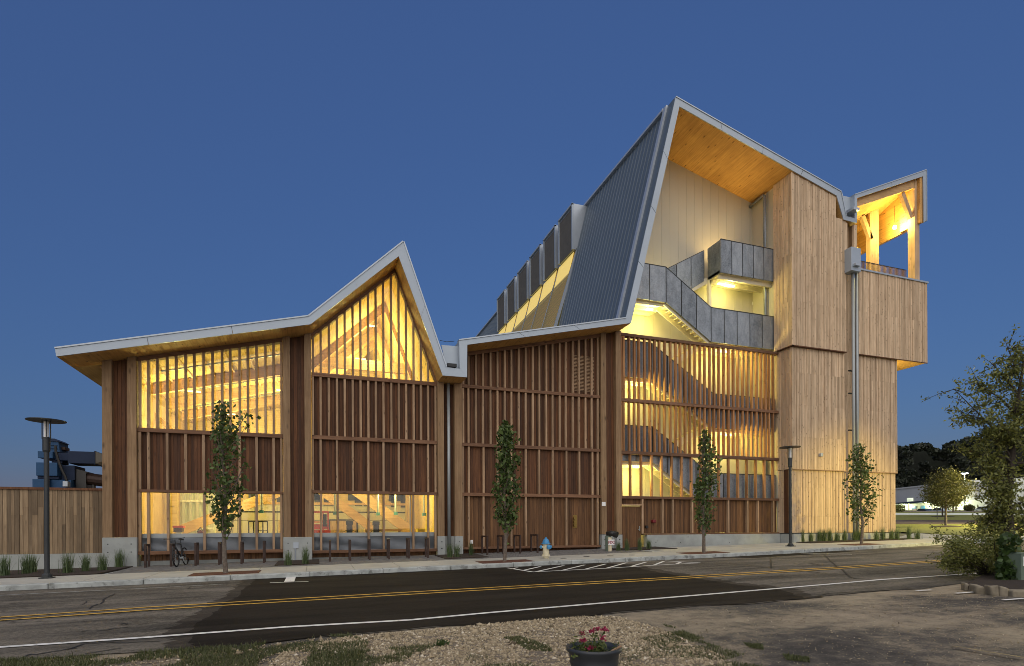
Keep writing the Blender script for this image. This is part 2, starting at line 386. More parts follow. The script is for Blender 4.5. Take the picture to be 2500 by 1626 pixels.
def blades(base, h, lean, width, tone=None):
    """grass blades: three-segment tapering strips as two quads + tip"""
    n = len(base); a = rng.uniform(0, 2 * np.pi, n); d = np.stack([np.cos(a), np.sin(a), np.zeros(n)], 1)
    sd = np.stack([-np.sin(a), np.cos(a), np.zeros(n)], 1); hh = h[:, None]; ln = lean[:, None]; w = width[:, None]
    up = np.array([0, 0, 1.])
    p0 = base; p1 = base + up * hh * .55 + d * ln * .35; p2 = base + up * hh * (1 - .15 * np.minimum(1, ln / hh)) + d * ln
    V = np.stack([p0 - sd * w, p0 + sd * w, p1 + sd * w * .8, p1 - sd * w * .8, p2 + sd * w * .15, p2 - sd * w * .15], 1).reshape(-1, 3)
    i = np.arange(n)[:, None] * 6
    F = np.concatenate([np.concatenate([i, i + 1, i + 2, i + 3], 1), np.concatenate([i + 3, i + 2, i + 4, i + 5], 1)], 0)
    tn = rng.random(n) if tone is None else tone
    return V, F, np.concatenate([tn, tn])
# ------------------------------------------------------------------ ground, street, pavement
def GZ(x, y):
    d = math.hypot(x, y); xe = max(-120, min(x, 170))
    if y < 21: z = .12 + G * xe + .015 * (max(y, -30) - 19)
    elif y > 21.6: z = .38 + G * xe + .02 * (min(y, 200) - 24.8)
    else:
        k = (y - 21) / .6; z = (.12 + G * xe + .03) * (1 - k) + (.38 + G * xe + .02 * (21.6 - 24.8)) * k
    if x > 0: z += .0134 * max(0, min(d, 220) - 60)
    return z - .07
def gz_hit(px, py, tmax=400):
    d = ray(px, py); t = 5.0
    while t < tmax:
        p = d * t
        if p[2] + EYE < GZ(p[0], p[1]) + .07: break
        t *= 1.003
    return p[0], p[1]
gx = np.concatenate([[-1500, -700, -300], np.linspace(-140, -20, 13), np.linspace(-15, 60, 51), np.linspace(70, 190, 13), [300, 700, 1500]])
gy = np.concatenate([[-400, -100, -30], np.linspace(-5, 20.9, 10), [21, 21.6], np.linspace(23, 60, 20), np.linspace(70, 260, 20), [500, 900, 1600]])
V = np.array([(x, y, GZ(x, y)) for y in gy for x in gx]); nx = len(gx)
ii = np.array([[j * nx + i, j * nx + i + 1, (j + 1) * nx + i + 1, (j + 1) * nx + i] for j in range(len(gy) - 1) for i in range(nx - 1)])
npmesh('ground', V, ii, np.full(len(ii), .5), M['ground'], kind='structure')
def kerb_y(x): return 19.15 if x < 17 else 19.15 + .06 * (x - 17) ** 1.12
# carriageway
xs = [-70, -30, -14] + list(np.linspace(-10, 40, 51)) + [46, 60]
def edge_y(x): return 9.05 + .10 * math.sin(x * 1.3) + .06 * math.sin(x * 3.7 + 1) + (.02 * max(0, x - 9) ** 1.4)
b = MB()
for a, c in zip(xs, xs[1:]):
    q = [(a, edge_y(a)), (c, edge_y(c)), (c, kerb_y(c) + .05), (a, kerb_y(a) + .05)]
    b.sheet(q, RD, 0)
b.build('road', M['asphalt'], kind='structure')
# new asphalt laid over the middle of the road, ragged at the ends
pl = [(623, 1413.5), (612, 1424), (603, 1433), (590, 1443), (576, 1459), (550, 1470), (528, 1492), (500, 1508), (470, 1530), (455, 1545), (480, 1556), (470, 1572), (490, 1582)]
prr = [(1973, 1462), (1930, 1449), (1903, 1440), (1885, 1437.6), (1850, 1433), (1788, 1427), (1723, 1417), (1670, 1408), (1625, 1401), (1582, 1392), (1550, 1385), (1523, 1379)]
L_ = [tuple(rdp(*p)[:2]) for p in pl]; R_ = [tuple(rdp(*p)[:2]) for p in prr]
bot = [(x, edge_y(x) + .03) for x in np.linspace(L_[-1][0] + .3, R_[0][0] - .4, 22)]
top = [(x, kerb_y(x) - .02) for x in np.linspace(R_[-1][0] - .3, L_[0][0] + .3, 12)]
def rough(P, a, sd, k=5):
    q_ = random.Random(sd); o = []
    for (x0, y0), (x1, y1) in zip(P, P[1:]):
        for i in range(k): u = i / k; o.append((x0 + (x1 - x0) * u + q_.uniform(-a, a), y0 + (y1 - y0) * u + q_.uniform(-a, a) * .6))
    return o + [P[-1]]
Lw = rough([(x - .32, y) for x, y in L_], .10, 4); Rw = rough([(x + .42, y) for x, y in R_], .12, 6)
b = MB(); b.sheet(Lw + bot + Rw + top, RD, .003); b.build('asphalt_patch', M['patchedge'], kind='structure')
L_ = rough(L_, .07, 2); R_ = rough(R_, .08, 3)
b = MB(); b.sheet(L_ + bot + R_ + top, RD, .007); b.build('asphalt_patch', M['patch'], kind='structure')
b = MB(); q = [tuple(rdp(*p)[:2]) for p in [(1745, 1361), (1840, 1362), (2010, 1352), (2090, 1346)]]
b.sheet(q + [(q[3][0], kerb_y(q[3][0]) - .02), ((q[1][0] + q[2][0]) / 2, kerb_y((q[1][0] + q[2][0]) / 2) - .02), (q[1][0], kerb_y(q[1][0]) - .02), (q[0][0], kerb_y(q[0][0]) - .02)], RD, .006)
b.build('asphalt_patch', M['patch'], kind='structure')
# lines
def line(name, mat, pts, wd, dz=.012, n=30, wob=0):
    b = MB(); 
    for (x0, y0), (x1, y1) in zip(pts, pts[1:]):
        L = math.hypot(x1 - x0, y1 - y0); nx_, ny_ = -(y1 - y0) / L * wd / 2, (x1 - x0) / L * wd / 2
        b.sheet([(x0 - nx_, y0 - ny_), (x1 - nx_, y1 - ny_), (x1 + nx_, y1 + ny_), (x0 + nx_, y0 + ny_)], RD, dz)
    return b.build(name, mat, kind='structure')
def rows(a): return [tuple(rdp(*p)[:2]) for p in a]
yl = [(-900, 1585), (-260, 1533), (0, 1508), (120, 1500), (350, 1484), (700, 1463.5), (1200, 1435), (1680, 1408), (1900, 1394), (2050, 1385), (2338, 1365.5), (2460, 1358)]
line('yellow_centre_line', M['yellow'], rows(yl), .11)
line('yellow_centre_line', M['yellow'], rows([(x, y + (7.5 - .0018 * x)) for x, y in yl]), .11)
line('white_edge_line', M['paint'], rows([(-800, 1636), (-200, 1595), (0, 1581.5), (350, 1558), (700, 1532), (1000, 1515), (1200, 1496.5), (1500, 1471), (1800, 1446), (2020, 1427.5), (2150, 1416), (2394, 1400)]), .13)
line('white_parking_mark', M['paint'], rows([(659, 1423.5), (753, 1420.5)]), .09); line('white_parking_mark', M['paint'], rows([(711, 1409.5), (706, 1421)]), .28)
def c3(x, y): return (1200 + x / 3.4, 1320 + y / 3.4)
hatch = [[(130, 228), (340, 262), (955, 232), (1345, 207), (1730, 187)], [(1440, 170), (1730, 187)]] + [[a, c] for a, c in
    (((170, 236), (215, 227)), ((265, 249), (405, 217)), ((365, 261), (600, 209)), ((575, 252), (775, 203)), ((772, 241), (950, 195)), ((957, 231), (1120, 185)), ((1160, 216), (1285, 179)), ((1345, 207), (1430, 173)), ((1535, 197), (1570, 180)))]
for h in hatch: line('white_hatch_line', M['paint'], rows([c3(*p) for p in h]), .11)
line('white_parking_mark', M['paint'], rows([(2246, 1329), (2376, 1327)]), .1)
line('white_parking_mark', M['paint'], rows([(1955, 1351), (2080, 1354)]), .1)
for pq in (((2260, 1333), (2330, 1336)), ((2300, 1331.5), (2400, 1333))): line('white_hatch_line', M['paint'], rows(pq), .12)
for a, c in (((2237, 1444), (2275, 1442)), ((2333, 1450.5), (2380, 1447)), ((2450, 1467), (2500, 1463))): line('white_stall_line', M['paint'], rows([a, c]), .09, .02)
line('faded_stall_line', M['fadedy'], rows([(2330, 1583), (2420, 1598), (2505, 1612)]), .05, .03)
# road seams
for seam in ([(2010, 1353), (2043, 1383), (2058, 1392), (2075, 1409), (2090, 1413), (2160, 1418)], [(1881, 1361), (1883, 1386)], [(1830, 1381), (1945, 1391), (2010, 1400)]):
    line('road_seam', M['rubber'], rows(seam), .05, .009)
def b1(x, y): return (x / 3.4, 1380 + y / 3.4)
def b4(x, y): return (1800 + x / 3.4, 1280 + y / 3.4)
jr = random.Random(3)
for cr, wd in (([b1(*p) for p in ((745, 362), (765, 345), (800, 328), (835, 322), (862, 300), (852, 288), (880, 272), (905, 262), (930, 250), (952, 238))], .035), ([b1(*p) for p in ((668, 332), (690, 325), (715, 312), (722, 298))], .02), ([b1(*p) for p in ((150, 792), (240, 745), (330, 740), (430, 722), (560, 698), (640, 690))], .035), ([b1(*p) for p in ((560, 702), (700, 655), (800, 648), (900, 640), (1000, 648), (1150, 640), (1330, 632))], .03), ([b1(*p) for p in ((1560, 195), (1580, 182), (1620, 176))], .03), ([b1(*p) for p in ((300, 470), (460, 465), (640, 460), (860, 440))], .018), ([b1(*p) for p in ((1000, 492), (1035, 486), (1062, 492))], .05), ([b1(*p) for p in ((800, 548), (880, 540), (960, 524), (1060, 518))], .035), ([b1(*p) for p in ((680, 552), (720, 548))], .05), ([b1(*p) for p in ((700, 735), (860, 715), (1000, 690))], .03),
    ([b4(*p) for p in ((0, 352), (130, 350), (320, 372), (480, 382))], .03), ([b4(*p) for p in ((570, 395), (700, 415), (900, 436))], .025), ([b4(*p) for p in ((600, 610), (760, 575), (930, 565), (1080, 558), (1260, 548))], .04)):
    q_ = []
    for (x0, y0), (x1, y1) in zip(cr, cr[1:]):
        for u in (0, .33, .66): q_.append((x0 + (x1 - x0) * u + jr.uniform(-1.6, 1.6), y0 + (y1 - y0) * u + jr.uniform(-.6, .6)))
    line('road_crack', M['rubber'], rows(q_ + [cr[-1]]), wd, .009)
line('faded_parking_line', M['kerb'], rows([b1(*p) for p in ((-60, 256), (400, 232), (900, 209), (1400, 184), (1850, 160))]), .05, .010)
# near side: dirt lot, verge
b = MB()
xs2 = [-30, -12] + list(np.linspace(-8, 30, 39)) + [45]
for a, c in zip(xs2, xs2[1:]):
    b.add([(a, 2.5, RD(a, 2.5) - .01), (c, 2.5, RD(c, 2.5) - .01), (c, edge_y(c), RD(c, edge_y(c)) - .012), (a, edge_y(a), RD(a, edge_y(a)) - .012)], [(0, 1, 2, 3)])
    b.add([(a, edge_y(a), RD(a, edge_y(a)) - .012), (c, edge_y(c), RD(c, edge_y(c)) - .012), (c, edge_y(c) + .4, RD(c, edge_y(c)) - .03), (a, edge_y(a) + .4, RD(a, edge_y(a)) - .03)], [(0, 1, 2, 3)])
b.build('dirt_lot', M['dirt'], kind='structure')
# pavement: slabs with open joints, kerb stones
pave = MB(); 
for a, c in zip(xs, xs[1:]):
    if a < -30 or c > 41: continue
    pave.zprism([(a, kerb_y(a) + .3), (c, kerb_y(c) + .3), (c, max(24.6, kerb_y(c) + 3)), (a, max(24.6, kerb_y(a) + 3))], SW, -.3, -.03)
pv = pave.build('pavement', M['concrete'], kind='structure')
x = -14.0; i = 0
while x < 40:
    x2 = x + 1.52; k0, k1 = kerb_y(x) + .32, kerb_y(x2) + .32
    back0 = 21.7 if x < 14.2 else (23.9 if x < 24 else 22.75 if x < 31.2 else 23.5 + (x - 31) * .55)
    back1 = 21.7 if x < 14.2 else (23.9 if x < 24 else 22.75 if x < 31.2 else 23.5 + (x2 - 31) * .55)
    g_ = .008
    splits = [(k0, back0, k1, back1)] if back0 < 22 else [(k0, (k0 + back0) / 2, k1, (k1 + back1) / 2), ((k0 + back0) / 2, back0, (k1 + back1) / 2, back1)]
    for (a0, a1, c0, c1) in splits:
        MB().zprism([(x + g_, a0 + g_), (x2 - g_, c0 + g_), (x2 - g_, c1 - g_), (x + g_, a1 - g_)], SW, -.04, rnd.uniform(-.003, .003)).build('paving_slab', M['walk'], pv)
    x = x2
x = -14.0
while x < 40:
    x2 = x + 2.3
    def KZ(px_, py_): return SW(px_, py_)
    MB().zprism([(x + .006, kerb_y(x)), (x2 - .006, kerb_y(x2)), (x2 - .006, kerb_y(x2) + .31), (x + .006, kerb_y(x) + .31)], SW, -.3, rnd.uniform(-.004, .004)).build('kerb_stone', M['kerb'], pv, bevel=.025)
    x = x2
# paver field in front of the left bays
b = MB(); y = 21.72; r_ = 0
while y < 24.95:
    x = -6.5 + (.11 if r_ % 2 else 0) + max(0, (23.2 - y)) * .0
    while x < 14.0:
        if not (-.75 < x < .45 and False):
            dz = rnd.uniform(-.004, .004)
            b.zprism([(x + .005, y + .004), (x + .215, y + .004), (x + .215, y + .106), (x + .005, y + .106)], SW, -.06, dz)
        x += .22
    y += .11; r_ += 1
b.build('paver', M['paver'], pv, kind='stuff')
# planting beds and tree pits
def bed(name, poly, zf, dz, mat): return MB().zprism(poly, zf, -.05, dz).build(name, mat, kind='stuff')
bed('mulch_bed', [(-22, 21.72), (-6.75, 21.72), (-6.5, 24.6), (-22, 25.4)], SW, .03, M['mulch'])
bed('mulch_bed', [(-1.45, 22.3), (.1, 22.3), (.1, 24.55), (-1.45, 24.55)], SW, .03, M['mulch'])
bed('mulch_bed', [(4.9, 22.2), (6.7, 22.2), (6.7, 24.5), (4.9, 24.5)], SW, .03, M['mulch'])
bed('mulch_bed', [(13.4, 23.3), (16.2, 22.7), (16.2, 24.6), (13.4, 24.6)], SW, .03, M['mulch'])
bed('mulch_bed', [(24.6, 22.85), (30.9, 22.85), (33.2, 23.3), (33.2, 23.9), (24.6, 23.83)], SW, .04, M['mulch'])
TREES = [(-2.74, 19.99), (6.63, 19.85), (15.51, 19.9), (25.63, 20.75)]
for tx, ty in TREES: bed('tree_pit_mulch', [(tx - 1.0, ty - .45), (tx + 1.0, ty - .45), (tx + 1.0, ty + .55), (tx - 1.0, ty + .55)], SW, .012, M['mulchred'])
# side street and lawns on the right
def band(name, mat, near, far, dz, kind='structure'):
    ns = [gz_hit(*p) for p in near]; fs = [gz_hit(*p) for p in far]; b = MB()
    for i in range(len(ns) - 1):
        for k in range(4):
            def L(i_, u): return tuple(np.array(ns[i_]) * (1 - u) + np.array(fs[i_]) * u)
            b.sheet([L(i, k / 4), L(i + 1, k / 4), L(i + 1, (k + 1) / 4), L(i, (k + 1) / 4)], lambda x, y: GZ(x, y) + .07, dz)
    return b.build(name, mat, kind=kind)
def hor(y0): return [(px, y0 - (px - 2160) * -.003) for px in (2120, 2190, 2260, 2330, 2400, 2470, 2560)]
band('lawn', M['lawn'], [(2120, 1301), (2190, 1299), (2245, 1302), (2330, 1307), (2400, 1311), (2470, 1314), (2560, 1316)], hor(1280), .03)
band('side_road', M['sideroad'], hor(1280), hor(1270.5), .03)
band('lawn', M['lawn'], hor(1270.5), hor(1257.5), .05)
band('lane_light_streak', M['storel'], hor(1257.5), hor(1253.4), .06)  # pale strip: a bright streak of light put into the colour
band('lawn', M['lawn'], hor(1253.4), hor(1250.5), .08)
band('parking_lot', M['sideroad'], hor(1250.5), hor(1247.5), .04)
# ------------------------------------------------------------------ the timber building
BX = (2.0, 24.8, .4)
B = thing('timber_building', 'large timber building with zigzag metal roof, brown slatted bays and tall pale wood tower', 'building', BX)
def part(b, name, mat, kind=None, parent=None, smooth=False, bevel=0): return b.build(name, M[mat] if isinstance(mat, str) else mat, parent or B, kind, smooth, bevel)
# roof profile (outer and inner line of the ribbon on the gable plane)
O = [(134, 851), (753.5, 772.5), (984.7, 590.5), (1089, 896), (1122.5, 900), (1121, 831), (1528, 777), (1649.8, 237), (2053, 468), (2065.2, 527), (2086.5, 532.8), (2086.5, 476), (2261, 415.5), (2261.5, 539)]
I = [(137, 870), (758, 791.5), (973.3, 625.3), (1081, 916.5), (1140.4, 921), (1140.8, 841.5), (1541, 788.4), (1659, 259.5), (2043, 477.4), (2060, 535.7), (2092, 544.4), (2092.7, 483.3), (2254, 430), (2255.5, 542.4)]
def xz(p, Y=YR): q = at(p[0], p[1], Y); return (q[0], q[2])
OW = [xz(p) for p in O]; IW = [xz(p) for p in I]
MW = [(o[0] * .55 + i[0] * .45, o[1] * .55 + i[1] * .45) for o, i in zip(OW, IW)]
def lerp(a, b, u): return tuple(p + (q - p) * u for p, q in zip(a, b))
YB = 50.0
def quadprism(a, b_, c, d, y0, y1): return MB().prism([a, b_, c, d], y0, y1)
for i in range(13):
    yb = 31.5 if i >= 9 else (64 if i >= 5 else YB)
    nf = max(1, round(math.hypot(OW[i + 1][0] - OW[i][0], OW[i + 1][1] - OW[i][1]) / 3.1))
    for k in range(nf):
        g0, g1 = k / nf + (.0012 if k else 0), (k + 1) / nf - (.0012 if k < nf - 1 else 0)
        part(quadprism(lerp(IW[i], IW[i + 1], g0), lerp(IW[i], IW[i + 1], g1), lerp(OW[i], OW[i + 1], g1), lerp(OW[i], OW[i + 1], g0), YR + rnd.uniform(0, .004), YR + .05), 'roof_fascia', 'fascia')
    if i not in (2, 3, 4, 9, 10):
        part(quadprism(MW[i], MW[i + 1], OW[i + 1], OW[i], YR + .051, yb), 'roof_deck', 'seam' if i in (6, 5) else 'trim')
    else:
        part(quadprism(MW[i], MW[i + 1], OW[i + 1], OW[i], YR + .051, yb), 'roof_gutter' if i != 2 else 'roof_deck', 'trim')
    part(quadprism(IW[i], IW[i + 1], MW[i + 1], MW[i], YR + .051, YF + .25 if i < 4 else yb), 'roof_soffit', 'clt')
    if i < 4: part(quadprism(IW[i], IW[i + 1], MW[i + 1], MW[i], YF + .251, yb), 'hall_ceiling', 'clti')
# thin drip edge above the fascia
def drip(i, j, y0=YR - .03):
    a, c = OW[i], OW[j]; d = Vector((c[0] - a[0], 0, c[1] - a[1])).normalized(); n = Vector((-d.z, 0, d.x)) * .05
    b = MB(); b.prism([a, c, (c[0] + n.x, c[1] + n.z), (a[0] + n.x, a[1] + n.z)], y0, YR + .3, .2)
    part(b, 'drip_edge', 'trim')
for i, j in ((0, 1), (1, 2), (2, 3), (5, 6), (7, 8), (8, 9), (11, 12), (12, 13)): drip(i, j)
# gutter ends: recessed plates and scuppers
ga = [xz(p, YR + .35) for p in ((1077, 843), (1089, 897), (1123, 901), (1122, 846.5))]
part(MB().prism(ga, YR + .3, YR + .34), 'gutter_plate', 'fascia')
gb = [xz(p, YR + .3) for p in ((2052, 478), (2065.5, 528), (2087, 534), (2087, 486))]
part(MB().prism(gb, YR + .25, YR + .29), 'gutter_plate', 'fascia')
p = at(1102, 893.5, YR + .1); part(MB().box(p[0] - .2, p[0] + .2, YR - .05, YR + .3, p[2] - .07, p[2] + .07), 'scupper', 'black')
p = at(2073, 518, YR + .1); part(MB().box(p[0] - .2, p[0] + .25, YR - .35, YR + .3, p[2] - .1, p[2] + .05), 'scupper', 'trim')
part(MB().tube([at(1074, 831, YR + .4), at(1090, 834.5, YR + .4), at(1109, 833, YR + .4)], .012, 5), 'cable', 'black')
def roofz(x, prof=IW, lo=0, hi=13):
    best = None
    for a, c in zip(prof[lo:hi], prof[lo + 1:hi + 1]):
        if min(a[0], c[0]) - 1e-6 <= x <= max(a[0], c[0]) + 1e-6 and abs(c[0] - a[0]) > 1e-6:
            z = a[1] + (c[1] - a[1]) * (x - a[0]) / (c[0] - a[0])
            best = z if best is None else min(best, z)
    return best
# standing seams on the steep roof, its front reveal strips
a, c = OW[6], OW[7]; d = Vector((c[0] - a[0], 0, c[1] - a[1])).normalized(); nn = Vector((-d.z, 0, d.x))
for k, (y0, y1, h, mt) in enumerate(((YR + .10, YR + .62, .025, 'seam'), (YR + .62, YR + .86, .13, 'trim'))):
    part(MB().prism([a, (a[0] + nn.x * h, a[1] + nn.z * h), (c[0] + nn.x * h, c[1] + nn.z * h), c][::-1], y0, y1), 'roof_edge_trim', mt)
y = YR + 1.05; 
while y < 63.5:
    part(MB().prism([a, c, (c[0] + nn.x * .035, c[1] + nn.z * .035), (a[0] + nn.x * .035, a[1] + nn.z * .035)], y, y + .02, .5), 'roof_seam', 'rib')
    y += .42
part(MB().prism([lerp(a, c, .985), c, (c[0] + nn.x * .16, c[1] + nn.z * .16), (lerp(a, c, .985)[0] + nn.x * .16, lerp(a, c, .985)[1] + nn.z * .16)], YR + .9, 64, .5), 'ridge_cap', 'trim')
# columns -----------------------------------------------------------
def column(px0, px1, ybase=None, y0=YF - .12, y1=YF + .28, base=True, px_top=None):
    x0, x1 = fx(px0), fx(px1); zt = min(roofz(x0, hi=6) or 99, roofz(x1, hi=6) or 99)
    zb = fz((px0 + px1) / 2, ybase)
    part(MB().prism([(x0, zb), (x1, zb), (x1, (roofz(x1, hi=6) or zt) + .05), (x0, (roofz(x0, hi=6) or zt) + .05)], y0, y1), 'column', 'column', bevel=.008)
    return x0, x1, zb
for px in ((252, 276), (313, 335.5), (691.5, 709), (744, 760.5), (1067.5, 1083), (1109, 1127), (1465.5, 1478), (1501.5, 1514.5)):
    column(px[0], px[1], 1312 if px[0] < 800 else (1309 if px[0] < 1200 else 1304.5))
def base_block(px0, px1, ytop, yb):
    x0, x1 = fx(px0), fx(px1); z = fz((px0 + px1) / 2, ytop)
    part(MB().box(x0, x1, YF - .17, YF + .5, .0, z - .004), 'concrete_base', 'concrete', bevel=.012)
    for xx in (x0 + .18, x1 - .18):
        for zz in (z - .25, z - .55):
            part(MB().box(xx - .018, xx + .018, YF - .176, YF - .165, zz - .018, zz + .018), 'tie_hole', 'black')
for px in ((252, 336, 1312), (691, 761, 1311), (1066.5, 1084, 1309), (1108.5, 1127.5, 1309), (1465, 1479, 1305), (1500.5, 1514.5, 1305)): base_block(px[0], px[1], px[2], 0)
part(MB().box(fx(1084), fx(1108.5), YF + .1, YF + .5, 0, fz(1096, 1309)), 'concrete_base', 'concrete')
part(MB().box(fx(1479), fx(1500.5), YF + .1, YF + .5, 0, fz(1490, 1305)), 'concrete_base', 'concrete')
# boards ---------------------------------------------------------------
def boards(x0, x1, z0, z1, y, name='facade_cladding', mat='board', wdt=.115, zt=None, gap=.008, joints=(), th=.028, kind='stuff'):
    n = max(1, round((x1 - x0) / wdt)); wd = (x1 - x0) / n; b = MB()
    b.box(x0, x1, y + .03, y + .05, z0, z1 if zt is None else z0 + .1, .0)
    for i in range(n):
        a = x0 + i * wd + gap / 2; c = x0 + (i + 1) * wd - gap / 2; dy = rnd.uniform(0, .008)
        if zt:
            b.prism([(a, z0), (c, z0), (c, zt(c)), (a, zt(a))], y + dy, y + th); 
        else:
            zz = [z0] + [j + rnd.uniform(-.02, .02) for j in joints if z0 < j < z1] + [z1]
            for q0, q1 in zip(zz, zz[1:]): b.box(a, c, y + dy, y + th, q0 + .002, q1 - .002)
    return part(b, name, mat, kind)
YC = YF + .145   # cladding face
for a, c, zb in ((276, 313, 1312), (709, 744, 1311), (1478, 1501.5, 1305)):
    x0, x1 = fx(a) - .01, fx(c) + .01
    boards(x0, x1, fz((a + c) / 2, zb), 0, YF + .12, 'recess_cladding', 'board', .14, zt=lambda x: (roofz(x, hi=6) or 9) + .05)
    part(MB().prism([(x0, fz(a, zb)), (x1, fz(a, zb)), (x1, roofz(x1, hi=6)), (x0, roofz(x0, hi=6))], YF + .17, YF + .3), 'recess_wall', 'board')
x0, x1 = fx(1083) - .01, fx(1109) + .01
boards(x0, x1, fz(1096, 1309), IW[3][1] + .02, YF + .22, 'recess_cladding', 'board', .14)
# left bays ------------------------------------------------------------
def hbeam(px0, px1, yl, yr, name='cross_beam', mat='beam', y0=YF - .03, y1=YF + .26, extend=True):
    x0, x1 = fx(px0), fx(px1); zt = (fz(px0, yl[0]) + fz(px1, yr[0])) / 2; zb = (fz(px0, yl[1]) + fz(px1, yr[1])) / 2
    part(MB().box(x0, x1, y0, y1, zb, zt), name, mat, bevel=.006); return zb, zt
def fins(pxs, pyref, zb, zt, wdt=.088, y0=YF, y1=YF + .14, name='fin', mat='fin'):
    for p in pxs:
        x = fx(p, pyref); t = zt(x) if callable(zt) else zt
        if t - zb < .15: continue
        if callable(zt): part(MB().prism([(x - wdt / 2, zb), (x + wdt / 2, zb), (x + wdt / 2, zt(x + wdt / 2)), (x - wdt / 2, zt(x - wdt / 2))], y0, y1), name, mat, bevel=.004)
        else: part(MB().box(x - wdt / 2, x + wdt / 2, y0, y1, zb, t), name, mat, bevel=.004)
def rz_(x): return (roofz(x, hi=6) or 0) - .16
def glass(x0, x1, z0, z1, y=YF + .24, zt=None):
    if zt: b = MB().prism([(x0, z0), (x1, z0), (x1, zt(x1)), (x0, zt(x0))], y, y + .012)
    else: b = MB().box(x0, x1, y, y + .012, z0, z1)
    part(b, 'window_pane', 'glass')
# bay 1
b1x0, b1x1 = fx(337), fx(690)
z1b, z1t = hbeam(336, 691, (1044, 1054), (1060, 1069)); z2b, z2t = hbeam(336, 691, (1195, 1201), (1200, 1206.5))
zs1, zs2 = hbeam(336, 691, (1344, 1352), (1343, 1351), 'bottom_rail', 'beam', YF - .03, YF + .25)
F1 = [341, 362, 384, 408, 430, 453, 474, 497, 519, 542, 562, 585, 605, 626.5, 648, 668, 687]
fins(F1, 960, z1t, rz_); fins(F1[0:1] + F1[1::2] + F1[-1:], 1130, z2t, z1b); 
LW1 = [341, 362, 410, 499, 585, 626.5, 668, 687]
fins(LW1, 1270, zs2, z2b)
boards(b1x0, b1x1, z2t - .02, z1b + .02, YC)
# sloping head beams under the roof
def head(xa, xb):
    a_, c_ = (xa, roofz(xa + 1e-4, hi=6)), (xb, roofz(xb - 1e-4, hi=6))
    part(MB().prism([(a_[0], a_[1] - .17), (c_[0], c_[1] - .17), (c_[0], c_[1] + .03), (a_[0], a_[1] + .03)], YF - .02, YF + .26), 'head_beam', 'beam')
head(b1x0, b1x1)
xs_ = [b1x0] + [fx(p, 960) for p in F1[3:-1:3]] + [b1x1]
for q0, q1 in zip(xs_, xs_[1:]): glass(q0, q1, z1t - .03, 0, zt=lambda x: rz_(x) + .05)
zw = fz(520, 1302); zl = fz(520, 1312)
def lower_window(x0, x1, zsill, zlou, zbot, ztop, mull):
    q = [x0] + mull + [x1]
    for a_, c_ in zip(q, q[1:]):
        glass(a_, c_, zsill - .01, ztop + .02, YF + .245)
        part(MB().box(c_ - .02, c_ + .02, YF + .22, YF + .29, zsill, ztop), 'window_mullion', 'alu')
    part(MB().box(x0, x1, YF + .2, YF + .3, zlou, zsill), 'window_sill', 'alu')
    part(MB().box(x0, x1, YF + .30, YF + .34, zbot - .02, zlou), 'louver_back', 'black')
    n = 12
    for i in range(n):
        z = zbot + (zlou - zbot) * (i + .5) / n
        part(MB().hexa([(x0, YF + .2, z - .025), (x1, YF + .2, z - .025), (x1, YF + .285, z + .012), (x0, YF + .285, z + .012), (x0, YF + .2, z - .015), (x1, YF + .2, z - .015), (x1, YF + .285, z + .024), (x0, YF + .285, z + .024)]), 'louver_blade', 'louver')
lower_window(b1x0, b1x1, zw, zl, zs2, z2b, [fx(410, 1270), fx(499, 1270), fx(585, 1270)])
boards(b1x0, b1x1, 0.15, zs1, YF + .3, 'plinth_cladding', 'board2', .12)
# bay 2
b2x0, b2x1 = fx(761), fx(1067)
zab, zat = hbeam(761, 1067, (911, 921), (931.5, 940)); z1b, z1t = hbeam(761, 1067, (1062.5, 1072), (1076, 1084.5)); z2b, z2t = hbeam(761, 1067, (1197, 1204), (1202, 1208.5))
zs1, zs2 = hbeam(761, 1067, (1342, 1349), (1341, 1348), 'bottom_rail', 'beam', YF - .03, YF + .25)
F2 = [764, 783, 803, 823, 842, 861.5, 880.5, 899.5, 918, 936.5, 955.6, 974, 992, 1010, 1028, 1045.5, 1063.5]
fins(F2, 880, zat, rz_); fins(F2, 1000, z1t, zab); fins(F2[0:1] + F2[1::2] + F2[-1:], 1140, z2t, z1b); fins([764, 784, 824.5, 900, 937, 1009.5, 1046, 1063.5], 1270, zs2, z2b)
boards(b2x0, b2x1, z1t - .02, zab + .02, YC); boards(b2x0, b2x1, z2t - .02, z1b + .02, YC)
apx = IW[2][0]; head(b2x0, apx); head(apx, min(b2x1, IW[3][0]))
xs_ = [b2x0] + [fx(p, 880) for p in F2[3:-1:3]] + [b2x1 - .05]
xs_ = sorted(xs_ + [apx])
for q0, q1 in zip(xs_, xs_[1:]):
    if rz_((q0 + q1) / 2) > zat: glass(q0, q1, zat - .03, 0, zt=lambda x: max(zat, rz_(x) + .05))
zw2, zl2 = fz(910, 1300), fz(910, 1309.5)
lower_window(b2x0, b2x1, zw2, zl2, zs2, z2b, [fx(p, 1270) for p in (824.5, 937, 1004)])
boards(b2x0, b2x1, 0.2, zs1, YF + .3, 'plinth_cladding', 'board2', .12)
